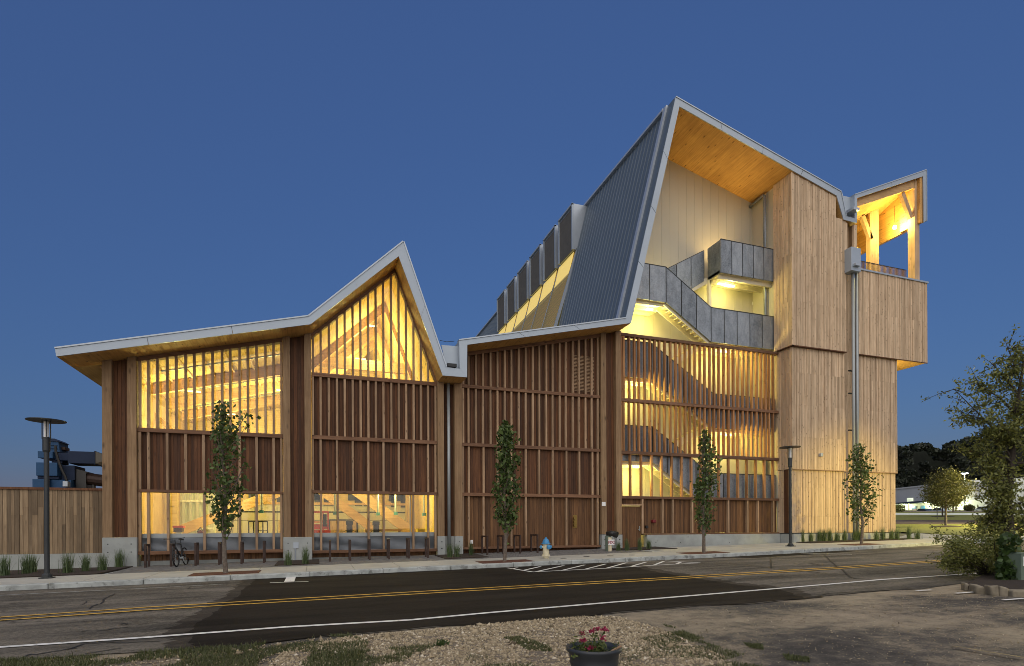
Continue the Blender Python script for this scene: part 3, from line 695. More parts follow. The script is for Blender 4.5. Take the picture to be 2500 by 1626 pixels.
# bay 3 (solid)
b3x0, b3x1 = fx(1127.5), fx(1465)
zab, zat = hbeam(1127, 1466, (939, 947), (965, 972)); z1b, z1t = hbeam(1127, 1466, (1081, 1088.5), (1096, 1104)); z2b, z2t = hbeam(1127, 1466, (1203, 1211), (1208, 1215.5))
zs1, zs2 = hbeam(1127, 1466, (1334.5, 1340), (1331.5, 1337), 'bottom_rail', 'beam', YF - .04, YF + .28)
F3 = [1131, 1144, 1162.5, 1179.5, 1198, 1215, 1233, 1249, 1267, 1284, 1301.5, 1317, 1334, 1349.5, 1367, 1382, 1399, 1414, 1430, 1445, 1460]
Fl3 = [1131, 1145, 1181, 1215, 1249, 1284.5, 1317, 1350.5, 1383.5, 1415, 1447, 1460]
fins(F3, 880, zat, rz_); fins(F3, 1000, z1t, zab); fins(Fl3, 1150, z2t, z1b); fins([1131, 1145, 1181, 1249, 1285, 1350.5, 1383.5, 1447, 1460], 1270, zs2, z2b)
boards(b3x0, b3x1, zat - .02, 0, YC, zt=lambda x: roofz(x, hi=6) + .05)
for q0, q1 in ((z1t, zab), (z2t, z1b)): boards(b3x0, b3x1, q0 - .02, q1 + .02, YC)
boards(b3x0, b3x1, zs2 - .02, z2b + .02, YC, 'facade_cladding', 'board2'); head(b3x0, b3x1)
boards(b3x0, b3x1, .2, zs1, YF + .34, 'plinth_cladding', 'board', .12)
b = MB(); q0, q1 = fx(1402, 900), fx(1453, 900); z0, z1 = fz(1430, 955), fz(1430, 867)
part(b.box(q0, q1, YF + .16, YF + .19, z0, z1), 'vent_backing', 'black')
for i in range(26):
    z = z0 + (z1 - z0) * (i + .5) / 26
    part(MB().box(q0, q1, YF + .12, YF + .158, z - .018, z + .014), 'vent_blade', 'fin')
# hose connection panel, small wall boxes
p = at(1404, 1273, YC); part(MB().box(p[0] - .11, p[0] + .1, YC - .02, YC - .001, p[2] - .31, p[2] + .31), 'brass_plate', 'brass')
for pz in (1265, 1273.5, 1282):
    q = at(1401, pz, YC); part(MB().tube([(q[0], YC - .02, q[2]), (q[0] - .02, YC - .15, q[2])], [.055, .065], 10).tube([(q[0] - .02, YC - .15, q[2]), (q[0] - .02, YC - .2, q[2])], .075, 10), 'hose_outlet', 'brass', smooth=False)
p = at(1151, 1323, YC); part(MB().box(p[0] - .06, p[0] + .06, YC - .05, YC, p[2] - .09, p[2] + .09), 'power_outlet', 'signw')
p = at(723, 1331, YF); part(MB().box(p[0] - .1, p[0] + .1, YF - .2, YF - .172, p[2] - .12, p[2] + .12), 'power_outlet', 'trim')
part(MB().tube([(p[0] - .03, YF - .19, p[2] - .12), (p[0] - .03, YF - .19, .4)], .02, 6), 'conduit', 'trim')
# downpipe by the valley
p = at(1095.5, 1100, YF + .02); part(MB().tube([(p[0], YF + .02, .45), (p[0], YF + .02, IW[3][1] + .05)], .075, 12), 'downpipe', 'alu', smooth=True)
# interior of the hall ---------------------------------------------------
HB = 38.0; hx0, hx1 = fx(262), fx(1096)
part(MB().box(hx0 - .3, hx0, YF + .5, HB, .3, 8.2), 'hall_side_wall', 'glulamz')
part(MB().box(hx1, hx1 + .3, YF + .5, HB, .3, roofz(hx1, hi=6) or IW[3][1]), 'hall_side_wall', 'cltx')
part(MB().box(hx0, hx1, YF + .3, HB, .25, .45), 'hall_floor', 'concrete')
bwz = at(500, 1228, HB)[2]
part(MB().box(hx0, hx1, HB, HB + .3, .45, bwz), 'hall_back_wall', 'white')
b = MB(); nseg = 24
for i in range(nseg):
    a_, c_ = hx0 + (hx1 - hx0) * i / nseg, hx0 + (hx1 - hx0) * (i + 1) / nseg
    b.prism([(a_, bwz), (c_, bwz), (c_, min(roofz(c_, hi=4) or 9, 20)), (a_, min(roofz(a_, hi=4) or 9, 20))], HB, HB + .3, .3)
part(b, 'hall_back_wall', 'cltx')
def onback(name, x0, y0, x1, y1, mat, d=.05, Y=None):
    Y = Y or HB; p, q = at(x0, y1, Y), at(x1, y0, Y); part(MB().box(p[0], q[0], Y - d, Y - .002, p[2], q[2]), name, mat)
for r_ in ((768, 1199, 783, 1234), (791, 1199, 815, 1234), (866, 1202, 884, 1235), (888, 1204, 900, 1236), (955, 1202, 966, 1238), (978, 1200, 992, 1239), (607, 1197, 625, 1226), (632, 1198, 650, 1226), (676, 1202, 690, 1228)): onback('inner_window', *r_, 'machine')
for r_ in ((803, 1268, 874, 1271), (870, 1271, 874, 1305), (803, 1271, 806, 1305)): onback('inner_door_frame', *r_, 'machine', .07)
onback('inner_door', 806, 1271, 870, 1305, 'glulamz', .04); onback('inner_door', 680, 1270, 700, 1305, 'clti', .05)
for k in range(7): onback('panel_joint', 352 + k * 54, 1236, 353 + k * 54, 1304, 'machine', .012)
for yy in (1250, 1270): onback('panel_joint', 520, yy, 1075, yy + .8, 'machine', .011)
for k in range(5): onback('inner_stud', 446 + k * 17, 1192, 452 + k * 17, 1302, 'storew', .12, 34.0)
for yy in (1222, 1288): onback('inner_rail', 442, yy, 522, yy + 3, 'signw', .14, 34.0)
onback('inner_partition', 440, 1190, 526, 1304, 'storel', .05, 34.2)
for k, (x0, y0, x1, y1) in enumerate(((351, 1226, 357, 1246), (373, 1232, 379, 1247), (381, 1238, 386, 1248))): onback('wall_switchbox', x0, y0, x1, y1, 'machine', .12, 36)
for px_ in (362, 376, 383, 392): onback('wall_conduit', px_, 1195, px_ + 1, 1296, 'alu', .06, 36)
onback('timber_pier', 396, 1190, 402, 1305, 'glulamz', .3, 33); onback('timber_pier', 418, 1190, 436, 1305, 'cltx', .3, 33); onback('timber_pier', 993, 1190, 1004, 1305, 'glulamz', .3, 33)
for i in range(5):                       # wall panel joints and clerestory strip inside
    xx = hx0 + 1.5 + i * 2.6
    part(MB().box(xx, xx + .9, HB - .05, HB - .002, bwz + .25, bwz + 1.15), 'inner_window', 'machine')
    part(MB().box(xx + 1.3, xx + 1.32, HB - .01, HB - .001, .5, bwz), 'panel_joint', 'machine')
part(MB().box(hx0, hx1, HB - .06, HB - .001, bwz - .05, bwz + .1), 'wall_rail', 'glulam')
for Yk in (28.5, 31.5, 34.5):            # glulam frames
    for i in (0, 1, 2):
        a_, c_ = IW[i], IW[i + 1]
        if i == 0: a_ = lerp(IW[0], IW[1], .2)
        part(MB().prism([(a_[0], a_[1] - .5), (c_[0], c_[1] - .5), (c_[0], c_[1] - .02), (a_[0], a_[1] - .02)], Yk, Yk + .2), 'roof_rafter', 'glulam')
def diag(p, q, Y, h=.5): 
    a_, c_ = at(*p, Y), at(*q, Y); part(MB().bar((a_[0], Y, a_[2]), (c_[0], Y, c_[2]), h, .22, up=(0, 1, 0)), 'truss_brace', 'glulam')
diag((430, 1300), (760, 1170), 31.5); diag((760, 1180), (912, 1292), 34.5, .5); diag((845, 1180), (1012, 1305), 31.5, .55)
diag((352, 990), (430, 1060), 31.5, .2)
for k in range(9):                        # purlins and conduits across the ceiling
    u = .1 + k * .1
    q = lerp(IW[0], IW[1], u); part(MB().box(q[0] - .03, q[0] + .03, YF + .4, HB, q[1] - .1, q[1] - .01), 'ceiling_batten', 'glulamz')
part(MB().box(hx0, hx1, 29.4, 29.6, fz(880, 830), fz(880, 800)), 'gable_band', 'glulam')  # added bar standing in for a greyish band of reflection and shade
for k, yy in enumerate((26.6, 30.2, 33.6)):
    a_ = lerp(IW[0], IW[1], .3); c_ = lerp(IW[0], IW[1], .95)
    part(MB().bar((a_[0], yy, a_[1] - .12), (c_[0], yy, c_[1] - .12), .05, .06, tone=.5), 'ceiling_conduit', 'alu')
WARM = (1.0, .825, .26); WARM2 = (1.0, .84, .24)
for k, (xx, yy) in enumerate(((-5.2, 28.6), (-1.6, 31), (2.6, 28.6), (-4.5, 34.5), (2.5, 34.0))):
    zz = (roofz(xx, hi=4) or 8) - .75
    part(MB().box(xx - .3, xx + .3, yy - .05, yy + .05, zz + .1, zz + .16), 'hall_light', emit('hall_light_glow', (1, .8, .4), 1) if k == 0 else bpy.data.materials['hall_light_glow'])
    lamp('hall_lamp', 'POINT', (xx, yy, zz - .9), 240, WARM, .45)
for xx, yy in ((-4, 30), (.5, 30.5), (3.5, 29)): lamp('hall_low_lamp', 'POINT', (xx, yy, 3.6), 140, WARM, .4)
# ------------------------------------------------------------------ stair bay behind the open screen
ex0 = fx(1488)
TX = at(1934.7, 1143, YT)[0]              # left face of the tower
s0x, s1x = fx(1514), TX - .02
XIN = lambda z: max(ex0, IW[6][0] + (z - IW[6][1]) * (IW[7][0] - IW[6][0]) / (IW[7][1] - IW[6][1]) + .04) if z > IW[6][1] else ex0
def hb4(yl, yr): 
    zt = (fz(1514, yl[0]) + fz(1889, yr[0])) / 2; zb = (fz(1514, yl[1]) + fz(1889, yr[1])) / 2
    part(MB().box(s0x, s1x, YF - .03, YF + .24, zb, zt), 'screen_beam', 'beam', bevel=.006); return zb, zt
za = hb4((813, 820), (857.5, 864)); zb_ = hb4((971, 978.5), (1002, 1009)); zc = hb4((1100, 1107.5), (1117.5, 1124.5)); zd = hb4((1210.5, 1217), (1217, 1222.5))
S = [x / 2.2115 + 1480 for x in (84, 97, 127, 155, 180, 210, 240, 265, 290, 320, 350, 378, 403, 430, 455, 482, 510, 535, 562, 586, 612, 638, 664, 690, 715, 740, 765, 790, 815, 840, 862, 882, 905)]
SL = [x / 2.2115 + 1480 for x in (84, 133, 192, 248, 302, 357, 410, 463, 514, 565, 612, 664, 715, 763, 811, 858, 905)]
SB = [x / 2.2115 + 1480 for x in (198, 307, 362, 467, 522, 662, 765, 822, 905)]
fins(S, 900, zb_[1], za[0], .09, YF, YF + .15, 'screen_fin', 'sfin'); fins(S, 1050, zc[1], zb_[0], .09, YF, YF + .15, 'screen_fin', 'sfin')
fins(SL, 1165, zd[1], zc[0], .09, YF, YF + .15, 'screen_fin', 'sfin')
zcon = fz(1700, 1302)
fins(SB, 1260, zcon, zd[0], .09, YF, YF + .18)
dx0, dx1 = fx(1518, 1280), fx(1567, 1280)
boards(dx1 + .05, s1x, zcon + .02, zd[0] + .02, YF + .16, 'base_cladding', 'board2', .105)
boards(s0x, dx1 + .1, fz(1543, 1234), zd[0] + .02, YF + .16, 'base_cladding', 'board2', .105)
part(MB().box(s0x, dx1 + .04, YF - .01, YF + .2, fz(1543, 1234), fz(1543, 1230.5)), 'door_lintel', 'fin')
dr = MB(); n = 9; dz0, dz1 = .55, fz(1543, 1236)
for i in range(n):
    a_ = dx0 + (dx1 - dx0) * i / n; dr.box(a_ + .005, a_ + (dx1 - dx0) / n - .005, YF + .10 + rnd.uniform(0, .006), YF + .15, dz0, dz1)
door = part(dr, 'door', 'board2')
p = at(1561, 1290, YF + .1); part(MB().box(p[0] - .02, p[0] + .02, YF + .06, YF + .1, p[2] - .12, p[2] + .12).bar((p[0], YF + .04, p[2] - .06), (p[0] - .12, YF + .04, p[2] - .06), .02, .02), 'handle', 'alu', parent=door)
part(MB().box(dx1 + .28, s1x + .05, YF - .05, YF + .3, .3, zcon - .06), 'concrete_base', 'concrete', bevel=.01)
part(MB().box(dx1 + .1, s1x, YF - .04, YF + .25, zcon - .055, zcon + .015), 'base_rail', 'beam')
for q in (1600, 1660, 1720, 1780):
    p = at(q, 1324, YF); part(MB().box(p[0] - .02, p[0] + .02, YF - .056, YF - .046, p[2] - .02, p[2] + .02), 'tie_hole', 'black')
p = at(1595.5, 1272.5, YF + .1); part(MB().box(p[0] - .11, p[0] + .1, YF - .02, YF + .16, p[2] - .08, p[2] + .08), 'alarm_bell', 'red', bevel=.03)
p = at(1579, 1286, YF + .1); part(MB().box(p[0] - .07, p[0] + .07, YF + .06, YF + .16, p[2] - .06, p[2] + .06), 'key_box', 'machine')
# enclosure
YW = 26.75
b = MB(); x = ex0
while x < TX + .4:
    b.prism([(x + .004, .4), (x + .556, .4), (x + .556, 26), (x + .004, 26)] if False else [(x + .004, .4), (x + .546, .4), (x + .546, (roofz(x + .546, lo=6, hi=9) or roofz(x + .5, hi=6) or 8)), (x + .004, (roofz(x, lo=6, hi=9) or roofz(x, hi=6) or 8))], YW, YW + .1, .5); x += .55
part(b, 'stair_back_wall', 'white')
part(MB().box(ex0, TX + .4, YW + .03, YW + .16, .4, 12), 'wall_joint_backing', 'cream')
part(MB().box(ex0 - .1, ex0, YF + .35, YW, .4, IW[6][1] - .1), 'stair_side_wall', 'white')
zr = roofz(TX + .02, lo=6, hi=9)
part(MB().box(TX + .03, TX + .15, YF + .12, YW, .4, zr), 'stair_side_wall', 'white')
part(MB().box(ex0, TX, YF + .26, YW, .3, .62), 'stair_floor', 'concrete')
YP = 25.06; YM = 25.9
def P2(px, py, Y=YP): q = at(px, py, Y); return float(q[0]), float(q[2])
def zl_(pts, x):
    for a_, c_ in zip(pts, pts[1:]):
        if x <= c_[0] + 1e-6: return a_[1] + (c_[1] - a_[1]) * (x - a_[0]) / (c_[0] - a_[0])
    return pts[-1][1]
def parapet(top, bot, Y, wd=.86, breaks=None):
    xs = breaks or []
    if not xs:
        for a_, c_ in zip(top, top[1:]):
            n = max(1, round((c_[0] - a_[0]) / wd)); xs += [a_[0] + (c_[0] - a_[0]) * i / n for i in range(n)]
        xs.append(top[-1][0])
    for a_, c_ in zip(xs, xs[1:]):
        l, r = a_ + .026, c_ - .026
        part(MB().prism([(l, zl_(bot, l)), (r, zl_(bot, r)), (r, zl_(top, r)), (l, zl_(top, l))], Y, Y + .025), 'parapet_panel', 'galv')
        part(MB().prism([(c_ - .035, zl_(bot, c_) + .01), (c_ + .035, zl_(bot, c_) + .01), (c_ + .035, zl_(top, c_) - .01), (c_ - .035, zl_(top, c_) - .01)], Y + .03, Y + .09), 'parapet_post', 'machine')
    b = MB()
    for a_, c_ in zip(top, top[1:]): b.prism([(a_[0], a_[1]), (c_[0], c_[1]), (c_[0], c_[1] + .035), (a_[0], a_[1] + .035)], Y - .015, Y + .06)
    part(b, 'hand_rail', 'machine')
LV = [dict(t=[(1527, 633), (1626, 655), (1736, 751), (1881, 773)], b=[(1527, 721), (1624, 737), (1735, 833), (1882, 853)]),
      dict(t=[(1511, 828), (1591, 840), (1742, 962), (1883, 975)], b=[(1511, 918), (1590, 927), (1742, 1042), (1883, 1053)]),
      dict(t=[(1511, 1036), (1593, 1044), (1733, 1153), (1883, 1163.5)], b=[(1511, 1125), (1591, 1131), (1733, 1232), (1883, 1241)])]
def stair_flight(p, q, y0, y1):
    """stringers and open treads from foot p to head q (x, z)"""
    for yy in (y0, y1):
        part(MB().bar((p[0], yy, p[1] - .12), (q[0], yy, q[1] - .12), .05, .32, up=(0, 0, 1)), 'stair_stringer', 'cream')
    n = 11
    for i in range(n):
        u = (i + .5) / n; x, z = p[0] + (q[0] - p[0]) * u, p[1] + (q[1] - p[1]) * u + .02
        part(MB().box(x - .14, x + .14, y0 + .03, y1 - .03, z, z + .05), 'stair_tread', 'cream')
zsr = []
for L in LV:
    tp = [P2(*p) for p in L['t']]; bt = [P2(*p) for p in L['b']]
    zl, zrt = (tp[0][1] + tp[1][1]) / 2, (tp[2][1] + tp[3][1]) / 2; h = ((tp[0][1] - bt[0][1]) + (tp[3][1] - bt[3][1])) / 2
    tp = [(max(tp[0][0], XIN(zl)), zl), (tp[1][0], zl), (tp[2][0], zrt), (TX + .0, zrt)]; bt = [(a_, z - h) for a_, z in tp]
    parapet(tp, bt, YP)
    fl, fr = zl - h + .16, zrt - h + .16; xl, xr = tp[1][0], tp[2][0]
    zsr.append((xl, fl, xr, fr))
    part(MB().box(XIN(fl), xl, YP + .1, YW - .01, fl - .14, fl), 'stair_landing', 'cream'); part(MB().box(xr, TX + .03, YP + .1, YW - .01, fr - .14, fr), 'stair_landing', 'cream')
    for yy in (YP + .2, YM, YW - .15):
        part(MB().box(XIN(fl), xl, yy, yy + .08, fl - .32, fl - .14), 'landing_joist', 'cream'); part(MB().box(xr, TX + .03, yy, yy + .08, fr - .32, fr - .14), 'landing_joist', 'cream')
    stair_flight((xr, fr), (xl, fl), YP + .14, YM - .02)
# upper right landing with its side panel and the flight that climbs to it
ut = [P2(1759.6, 583.5), P2(1878, 608)]; uz = (ut[0][1] + ut[1][1]) / 2; ub = (P2(1759.6, 665)[1] + P2(1878, 685)[1]) / 2; ux = ut[0][0]
parapet([(ux, uz), (TX, uz)], [(ux, ub), (TX, ub)], YP, .8)
part(MB().box(ux, ux + .025, YP + .03, YM + .25, ub, uz), 'parapet_panel', 'galv')
part(MB().box(ux, TX + .03, YP + .1, YW - .01, ub + .02, ub + .16), 'stair_landing', 'cream')
for k in range(9):
    yy = YP + .2 + k * .17; part(MB().box(ux + .04, TX, yy, yy + .06, ub - .02, ub + .02), 'landing_deck_rib', 'cream')
for yy in (YP + .25, YM + .1): part(MB().box(ux + .05, TX, yy, yy + .1, ub - .22, ub - .02), 'landing_joist', 'cream')
q = P2(1731, 760, YM + .2); part(MB().box(q[0] - .09, q[0] + .09, YM + .1, YM + .28, zsr[0][3], ub), 'stair_post', 'cream')
it = [P2(1628, 657, YM + .25), P2(1719, 612, YM + .25)]; ib = [P2(1628, 743, YM + .25), P2(1719, 686, YM + .25)]
parapet([it[0], (ux, it[1][1] + .0)] if False else it, [(it[0][0], ib[0][1]), (it[1][0], ib[1][1])], YM + .25, 1.0, [it[0][0], P2(1652, 648, YM + .25)[0], P2(1687, 628, YM + .25)[0], it[1][0]])
stair_flight((zsr[0][0], zsr[0][1]), (ux, ub + .16), YM + .3, YW - .1)
for (xl, fl, xr, fr), up in zip(zsr[1:], zsr): stair_flight((xl, fl), (up[2], up[3]), YM + .12, YW - .1)
# pipes on the right wall
pp = at(1868, 620, 25.7)
zpp = float(at(1863, 474, 25.6)[2]); part(MB().tube([(TX - .14, 25.6, .6), (TX - .14, 25.6, zpp - .08), (TX - .15, 25.68, zpp), (TX - .16, YW - .02, zpp - .1)], .085, 10), 'drain_pipe', 'galv', smooth=True)
for z in (zr - 4.2, zr - 9): part(MB().tube([(TX - .14, 25.6, z), (TX - .14, 25.6, z + .1)], .105, 10), 'pipe_collar', 'cream')
q = at(1838, 741, YW); part(MB().box(q[0] - .05, q[0] + .05, YW - .03, YW, q[2] - .09, q[2] + .09), 'wall_switch', 'signw')
# stair lamps: fixtures fixed under the landings
gm = emit('stair_light_glow', (1, .85, .45), 1.5)
for (xl, fl, xr, fr) in zsr:
    part(MB().box(xl - .8, xl - .45, YP + .5, YP + .62, fl - .42, fl - .34), 'stair_light', gm); lamp('stair_lamp', 'POINT', (xl - .6, YP + .55, fl - .8), 84, WARM2, .12)
    part(MB().box(xr + 1.2, xr + 1.6, YP + .5, YP + .62, fr - .42, fr - .34), 'stair_light', gm); lamp('stair_lamp', 'POINT', (xr + 1.4, YP + .55, fr - .8), 84, WARM2, .12)
part(MB().box(ux + .4, ux + 1.5, YP + .66, YP + .78, ub - .3, ub - .22), 'stair_light', gm); lamp('stair_lamp', 'POINT', (ux + 1.2, YP + .7, ub - .45), 50, WARM2, .12)
q = at(1600, 650, YW - .3); part(MB().box(q[0] - .6, q[0] + .3, YW - .2, YW - .06, zsr[0][1] + .5, zsr[0][1] + .58), 'stair_light', gm)
lamp('stair_lamp', 'POINT', (q[0], YW - .75, zsr[0][1] + .9), 34, WARM2, .15)
lamp('stair_uplight', 'SPOT', (ux + 1.3, YW - .75, ub + .35), 330, (1, .66, .2), .2, (ux - .6, YW - 1.3, ub + 8), 100, .8)
part(MB().box(ux + 1.15, ux + 1.45, YW - .9, YW - .6, ub + .17, ub + .3), 'stair_light', gm)
# ------------------------------------------------------------------ tower
zs1_ = float(at(1932, 841, YU)[2]); zs2_ = float(at(1934.7, 1144, YT)[2]); zbt = 1.31
xg0, xg1 = float(at(2067, 800, YU)[0]), float(at(2097, 800, YU)[0])
xR = float(at(2190.7, 1000, YT)[0]); xBoxR = float(at(2264.3, 800, YU)[0])
def front(x0, x1, z0, z1, y, zt=None, joints=(), mat='larch'):
    nb = max(1, round((x1 - x0) / .105)); wd = (x1 - x0) / nb; b = MB()
    for i in range(nb):
        a_, c_ = x0 + i * wd + .006, x0 + (i + 1) * wd - .006; dy = rnd.choice((0, .006, .022)); tn = rnd.random()
        top = zt((a_ + c_) / 2) if zt else z1
        zz = [z0] + [j for j in joints if z0 + .3 < j < top - .3] + [top]
        for q0, q1 in zip(zz, zz[1:]): b.box(a_, c_, y + dy, y + .05, q0 + .0015, q1 - .0015, tn + rnd.uniform(-.04, .04))
    part(b, 'tower_cladding', mat, 'stuff')
def side(x, y0, y1, z0, z1, zt=None, joints=(), mat='larch'):
    nb = max(1, round((y1 - y0) / .102)); wd = (y1 - y0) / nb; b = MB()
    for i in range(nb):
        a_, c_ = y0 + i * wd + .006, y0 + (i + 1) * wd - .006; dx_ = rnd.choice((0, .006, .022)); tn = rnd.random()
        zz = [z0] + [j for j in joints if z0 + .3 < j < z1 - .3] + [z1]
        for q0, q1 in zip(zz, zz[1:]): b.box(x + dx_, x + .05, a_, c_, q0 + .0015, q1 - .0015, tn + rnd.uniform(-.04, .04))
    part(b, 'tower_cladding', mat, 'stuff')
JU = [zs1_ + k * 2.45 + rnd.uniform(-.2, .2) for k in (1, 2, 3, 4, 5, 6)]; JM = [zs2_ + k * 1.75 for k in (1, 2, 3)]; JL = [zbt + .9, zbt + 2.5]
utop = lambda x: (roofz(min(x, IW[8][0] - .02), lo=7, hi=8) or 99) - .01 if x < IW[8][0] else float(at(2058, 535, YU)[2])
front(TX - .12, xg0, zs1_, 0, YU, utop, JU); front(TX, xg0, zs2_, zs1_ - .02, YT, None, JM); front(TX + .05, xg0, zbt, zs2_ - .02, YT + .07, None, JL)
side(TX - .12, YU + .05, YF + .2, zs1_, zr, None, JU); side(TX, YT + .05, YF + .24, zs2_, zs1_ - .02, None, JM); side(TX + .05, YT + .12, YF + .24, zbt, zs2_ - .02, None, JL)
part(MB().prism([(TX + .07, zbt), (xg0, zbt), (xg0, utop(xg0) - .3), (at(2043, 477, YU)[0] - .1, utop(IW[8][0] - .1) - .05), (TX + .07, zr)], YT + .13, YW + 3), 'tower_core', 'board')
part(MB().box(TX - .12, xg0, YU - .01, YT - .002, zs1_ - .05, zs1_), 'drip_flashing', 'board'); part(MB().box(TX - .125, TX - .002, YU - .01, YF - .04, zs1_ - .05, zs1_), 'drip_flashing', 'board')
part(MB().box(TX - .02, xR, YT - .02, YT + .07, zs2_ - .045, zs2_), 'drip_flashing', 'fin')
part(MB().box(TX + .06, xR - .05, YT - .0, YF + .3, .4, zbt - .04), 'concrete_base', 'concrete', bevel=.01)
part(MB().box(TX + .05, xR - .02, YT + .02, YT + .4, zbt - .04, zbt - .001), 'base_flashing', 'black')
# slot for the downpipes
part(MB().box(xg0, xg1, YT + .32, YT + .4, zbt, zs1_ + 1), 'recess_wall', 'board'); boards(xg0, xg1, zbt, zs1_ + 8.2, YT + .28, 'recess_cladding', 'larch', .1)
front(xg1, xR, zs2_, zs1_ - .02, YT, None, JM); front(xg1, xR - .06, zbt, zs2_ - .02, YT + .07, None, JL)
part(MB().box(xg1 + .01, xR - .08, YT + .14, YW + 3, .4, zs1_ - .03), 'tower_core', 'board')
side(xR - .05, YT, YW + 3, zs2_, zs1_ - .05, None, JM)
# pavilion box
zbox0 = float(at(2264, 886.5, YU)[2]); zcapL = float(at(2098, 655, YU)[2]); zcapR = float(at(2262, 688, YU)[2]); zcap = (zcapL + zcapR) / 2; zbox0 = (zbox0 + zs1_) / 2
YBX = 29.5
front(xg1 - .0, xBoxR, zbox0, zcap - .09, YU, None, JU)
part(MB().box(xg1 + .01, xBoxR - .01, YU + .06, YBX, zbox0 + .25, zcap - .5), 'pavilion_core', 'board')
part(MB().box(xg1, xBoxR, YU + .06, YBX, zbox0, zbox0 + .2), 'box_soffit', 'clt')
side(xBoxR - .05, YU, YBX, zbox0, zcap - .1, None, JU)
part(MB().box(xg1 - .05, xBoxR + .06, YU - .05, YU + .3, zcap - .09, zcap), 'parapet_cap', 'fascia')
part(MB().box(xg1 - .1, xBoxR, YU - .005, YU + .06, zbox0 - .04, zbox0), 'drip_flashing', 'board')
# leader head and pipes
q0, q1 = float(at(2070, 640, YU - .3)[0]), float(at(2097, 640, YU - .3)[0]); zt0, zt1 = float(at(2082, 663, YU - .3)[2]), float(at(2082, 606, YU - .3)[2])
part(MB().box(q0 + .12, q1, YU - .42, YU + .1, zt0, zt1), 'leader_head', 'fascia', bevel=.01)
p = at(2092, 648, YU - .45); part(MB().box(p[0] - .25, p[0] + .15, YU - .58, YU - .42, p[2] - .06, p[2] + .06), 'scupper', 'trim')
for pxx in (2081.5, 2090.3):
    p = at(pxx, 800, YU - .1); part(MB().tube([(p[0], YU - .14, .9), (p[0], YU - .14, zt0 + .01)], .082, 12), 'downpipe', 'alu', smooth=True)
for pz in (905, 960, 1050, 1120, 1175):
    p = at(2077, pz, YU); part(MB().box(p[0] - .12, p[0] + .25, YU + .0, YU + .08, p[2] - .03, p[2] + .03), 'pipe_bracket', 'machine')
# wood posts by the gutter, upper left of the pavilion
za1 = float(at(2080, 546, YU)[2])
for a_, c_, yy in ((2063, 2069, YU + .02), (2068, 2080, YU + .3), (2080, 2086, YU + .14), (2085, 2092.5, YU + .02)):
    p, q = at(a_, 600, yy), at(c_, 600, yy); part(MB().box(p[0], q[0], yy, yy + .15, float(at(2075, 646, YU)[2]), za1), 'pavilion_post', 'larch' if yy < YU + .1 else 'column')
# pavilion frame
YPF = YU + .15
def post(px0, px1, y, dep, ztop, zb=None, mat='glulamz'):
    a_, c_ = at(px0, 600, y), at(px1, 600, y)
    part(MB().box(a_[0], c_[0], y, y + dep, zcap - .4 if zb is None else zb, ztop), 'pavilion_post', mat, bevel=.006)
rz7 = lambda x: zl_([IW[11], IW[12]], x)
p = at(2238, 600, YPF); post(2233.5, 2245, YPF, .42, rz7(p[0]) - .02)
YPM = 25.7
pm = at(2135, 500, YPM); post(2125, 2146, YPM, .3, float(at(2140, 505, YPM)[2]))
a_, c_ = at(2093, 520, YPF), at(2234, 455, YPF); a2, c2 = at(2093, 483 + 10, YPF), at(2234, 437 + 4, YPF)
part(MB().prism([(a_[0], float(at(2093, 504, YPF)[2])), (c_[0], float(at(2234, 458, YPF)[2])), (c_[0], rz7(c_[0]) - .005), (a_[0], rz7(a_[0]) - .005)], YPF, YPF + .25), 'pavilion_rafter', 'glulam')
def rafter(p, q, Y, h):
    a_, c_ = at(*p, Y), at(*q, Y); part(MB().prism([(a_[0], a_[2] - h), (c_[0], c_[2] - h), (c_[0], c_[2]), (a_[0], a_[2])], Y, Y + .25), 'pavilion_rafter', 'glulam')
rafter((2070, 527), (2203, 462), YPM, .45)
def brace(p, q, Y, w_=.3):
    a_, c_ = at(*p, Y), at(*q, Y); part(MB().bar((a_[0], Y + .1, a_[2]), (c_[0], Y + .1, c_[2]), w_, .2, up=(0, 1, 0)), 'pavilion_brace', 'glulamz')
brace((2205, 470), (2227, 531), YPF + .1); brace((2107, 524), (2129, 583), YPM)
# underside of the skewed pavilion roof down to its far eave, far beam
f0, f1 = at(2040, 653, YBX + 1.5), at(2235, 555, YBX + 1.5); n0, n1 = IW[11], IW[12]
b = MB(); b.add([(n0[0], YR + .3, n0[1] - .01), (n1[0], YR + .3, n1[1] - .01), (f1[0], YBX + 1.5, f1[2] + .25), (f0[0], YBX + 1.5, f0[2] + .25)], [(0, 1, 2, 3)]).add([(n0[0], YR + .3, n0[1]), (n1[0], YR + .3, n1[1]), (f1[0], YBX + 1.5, f1[2] + .3), (f0[0], YBX + 1.5, f0[2] + .3)], [(3, 2, 1, 0)])
part(b, 'pavilion_ceiling', 'clt')
part(MB().prism([(f0[0], f0[2] - .05), (f1[0], f1[2] - .05), (f1[0], f1[2] + .3), (f0[0], f0[2] + .3)], YBX + 1.5, YBX + 1.75), 'eave_beam', 'glulam')
part(MB().box(float(at(2253, 480, YR)[0]) - .16, float(at(2253, 480, YR)[0]), YR + .06, YR + 1.3, float(at(2254, 543, YR)[2]), IW[12][1]), 'roof_return', 'clt')
# railing
YRL = 24.6; ra, rb = at(2090, 632, YRL), at(2213, 660.5, YRL); zra = (ra[2] + rb[2]) / 2
part(MB().box(ra[0], rb[0], YRL, YRL + .04, zra - .03, zra), 'hand_rail', 'machine')
b = MB(); x = ra[0]
while x < rb[0]: b.box(x, x + .03, YRL, YRL + .03, zcap - .3, zra - .03); x += .1
part(b, 'railing_pickets', 'column', 'stuff')
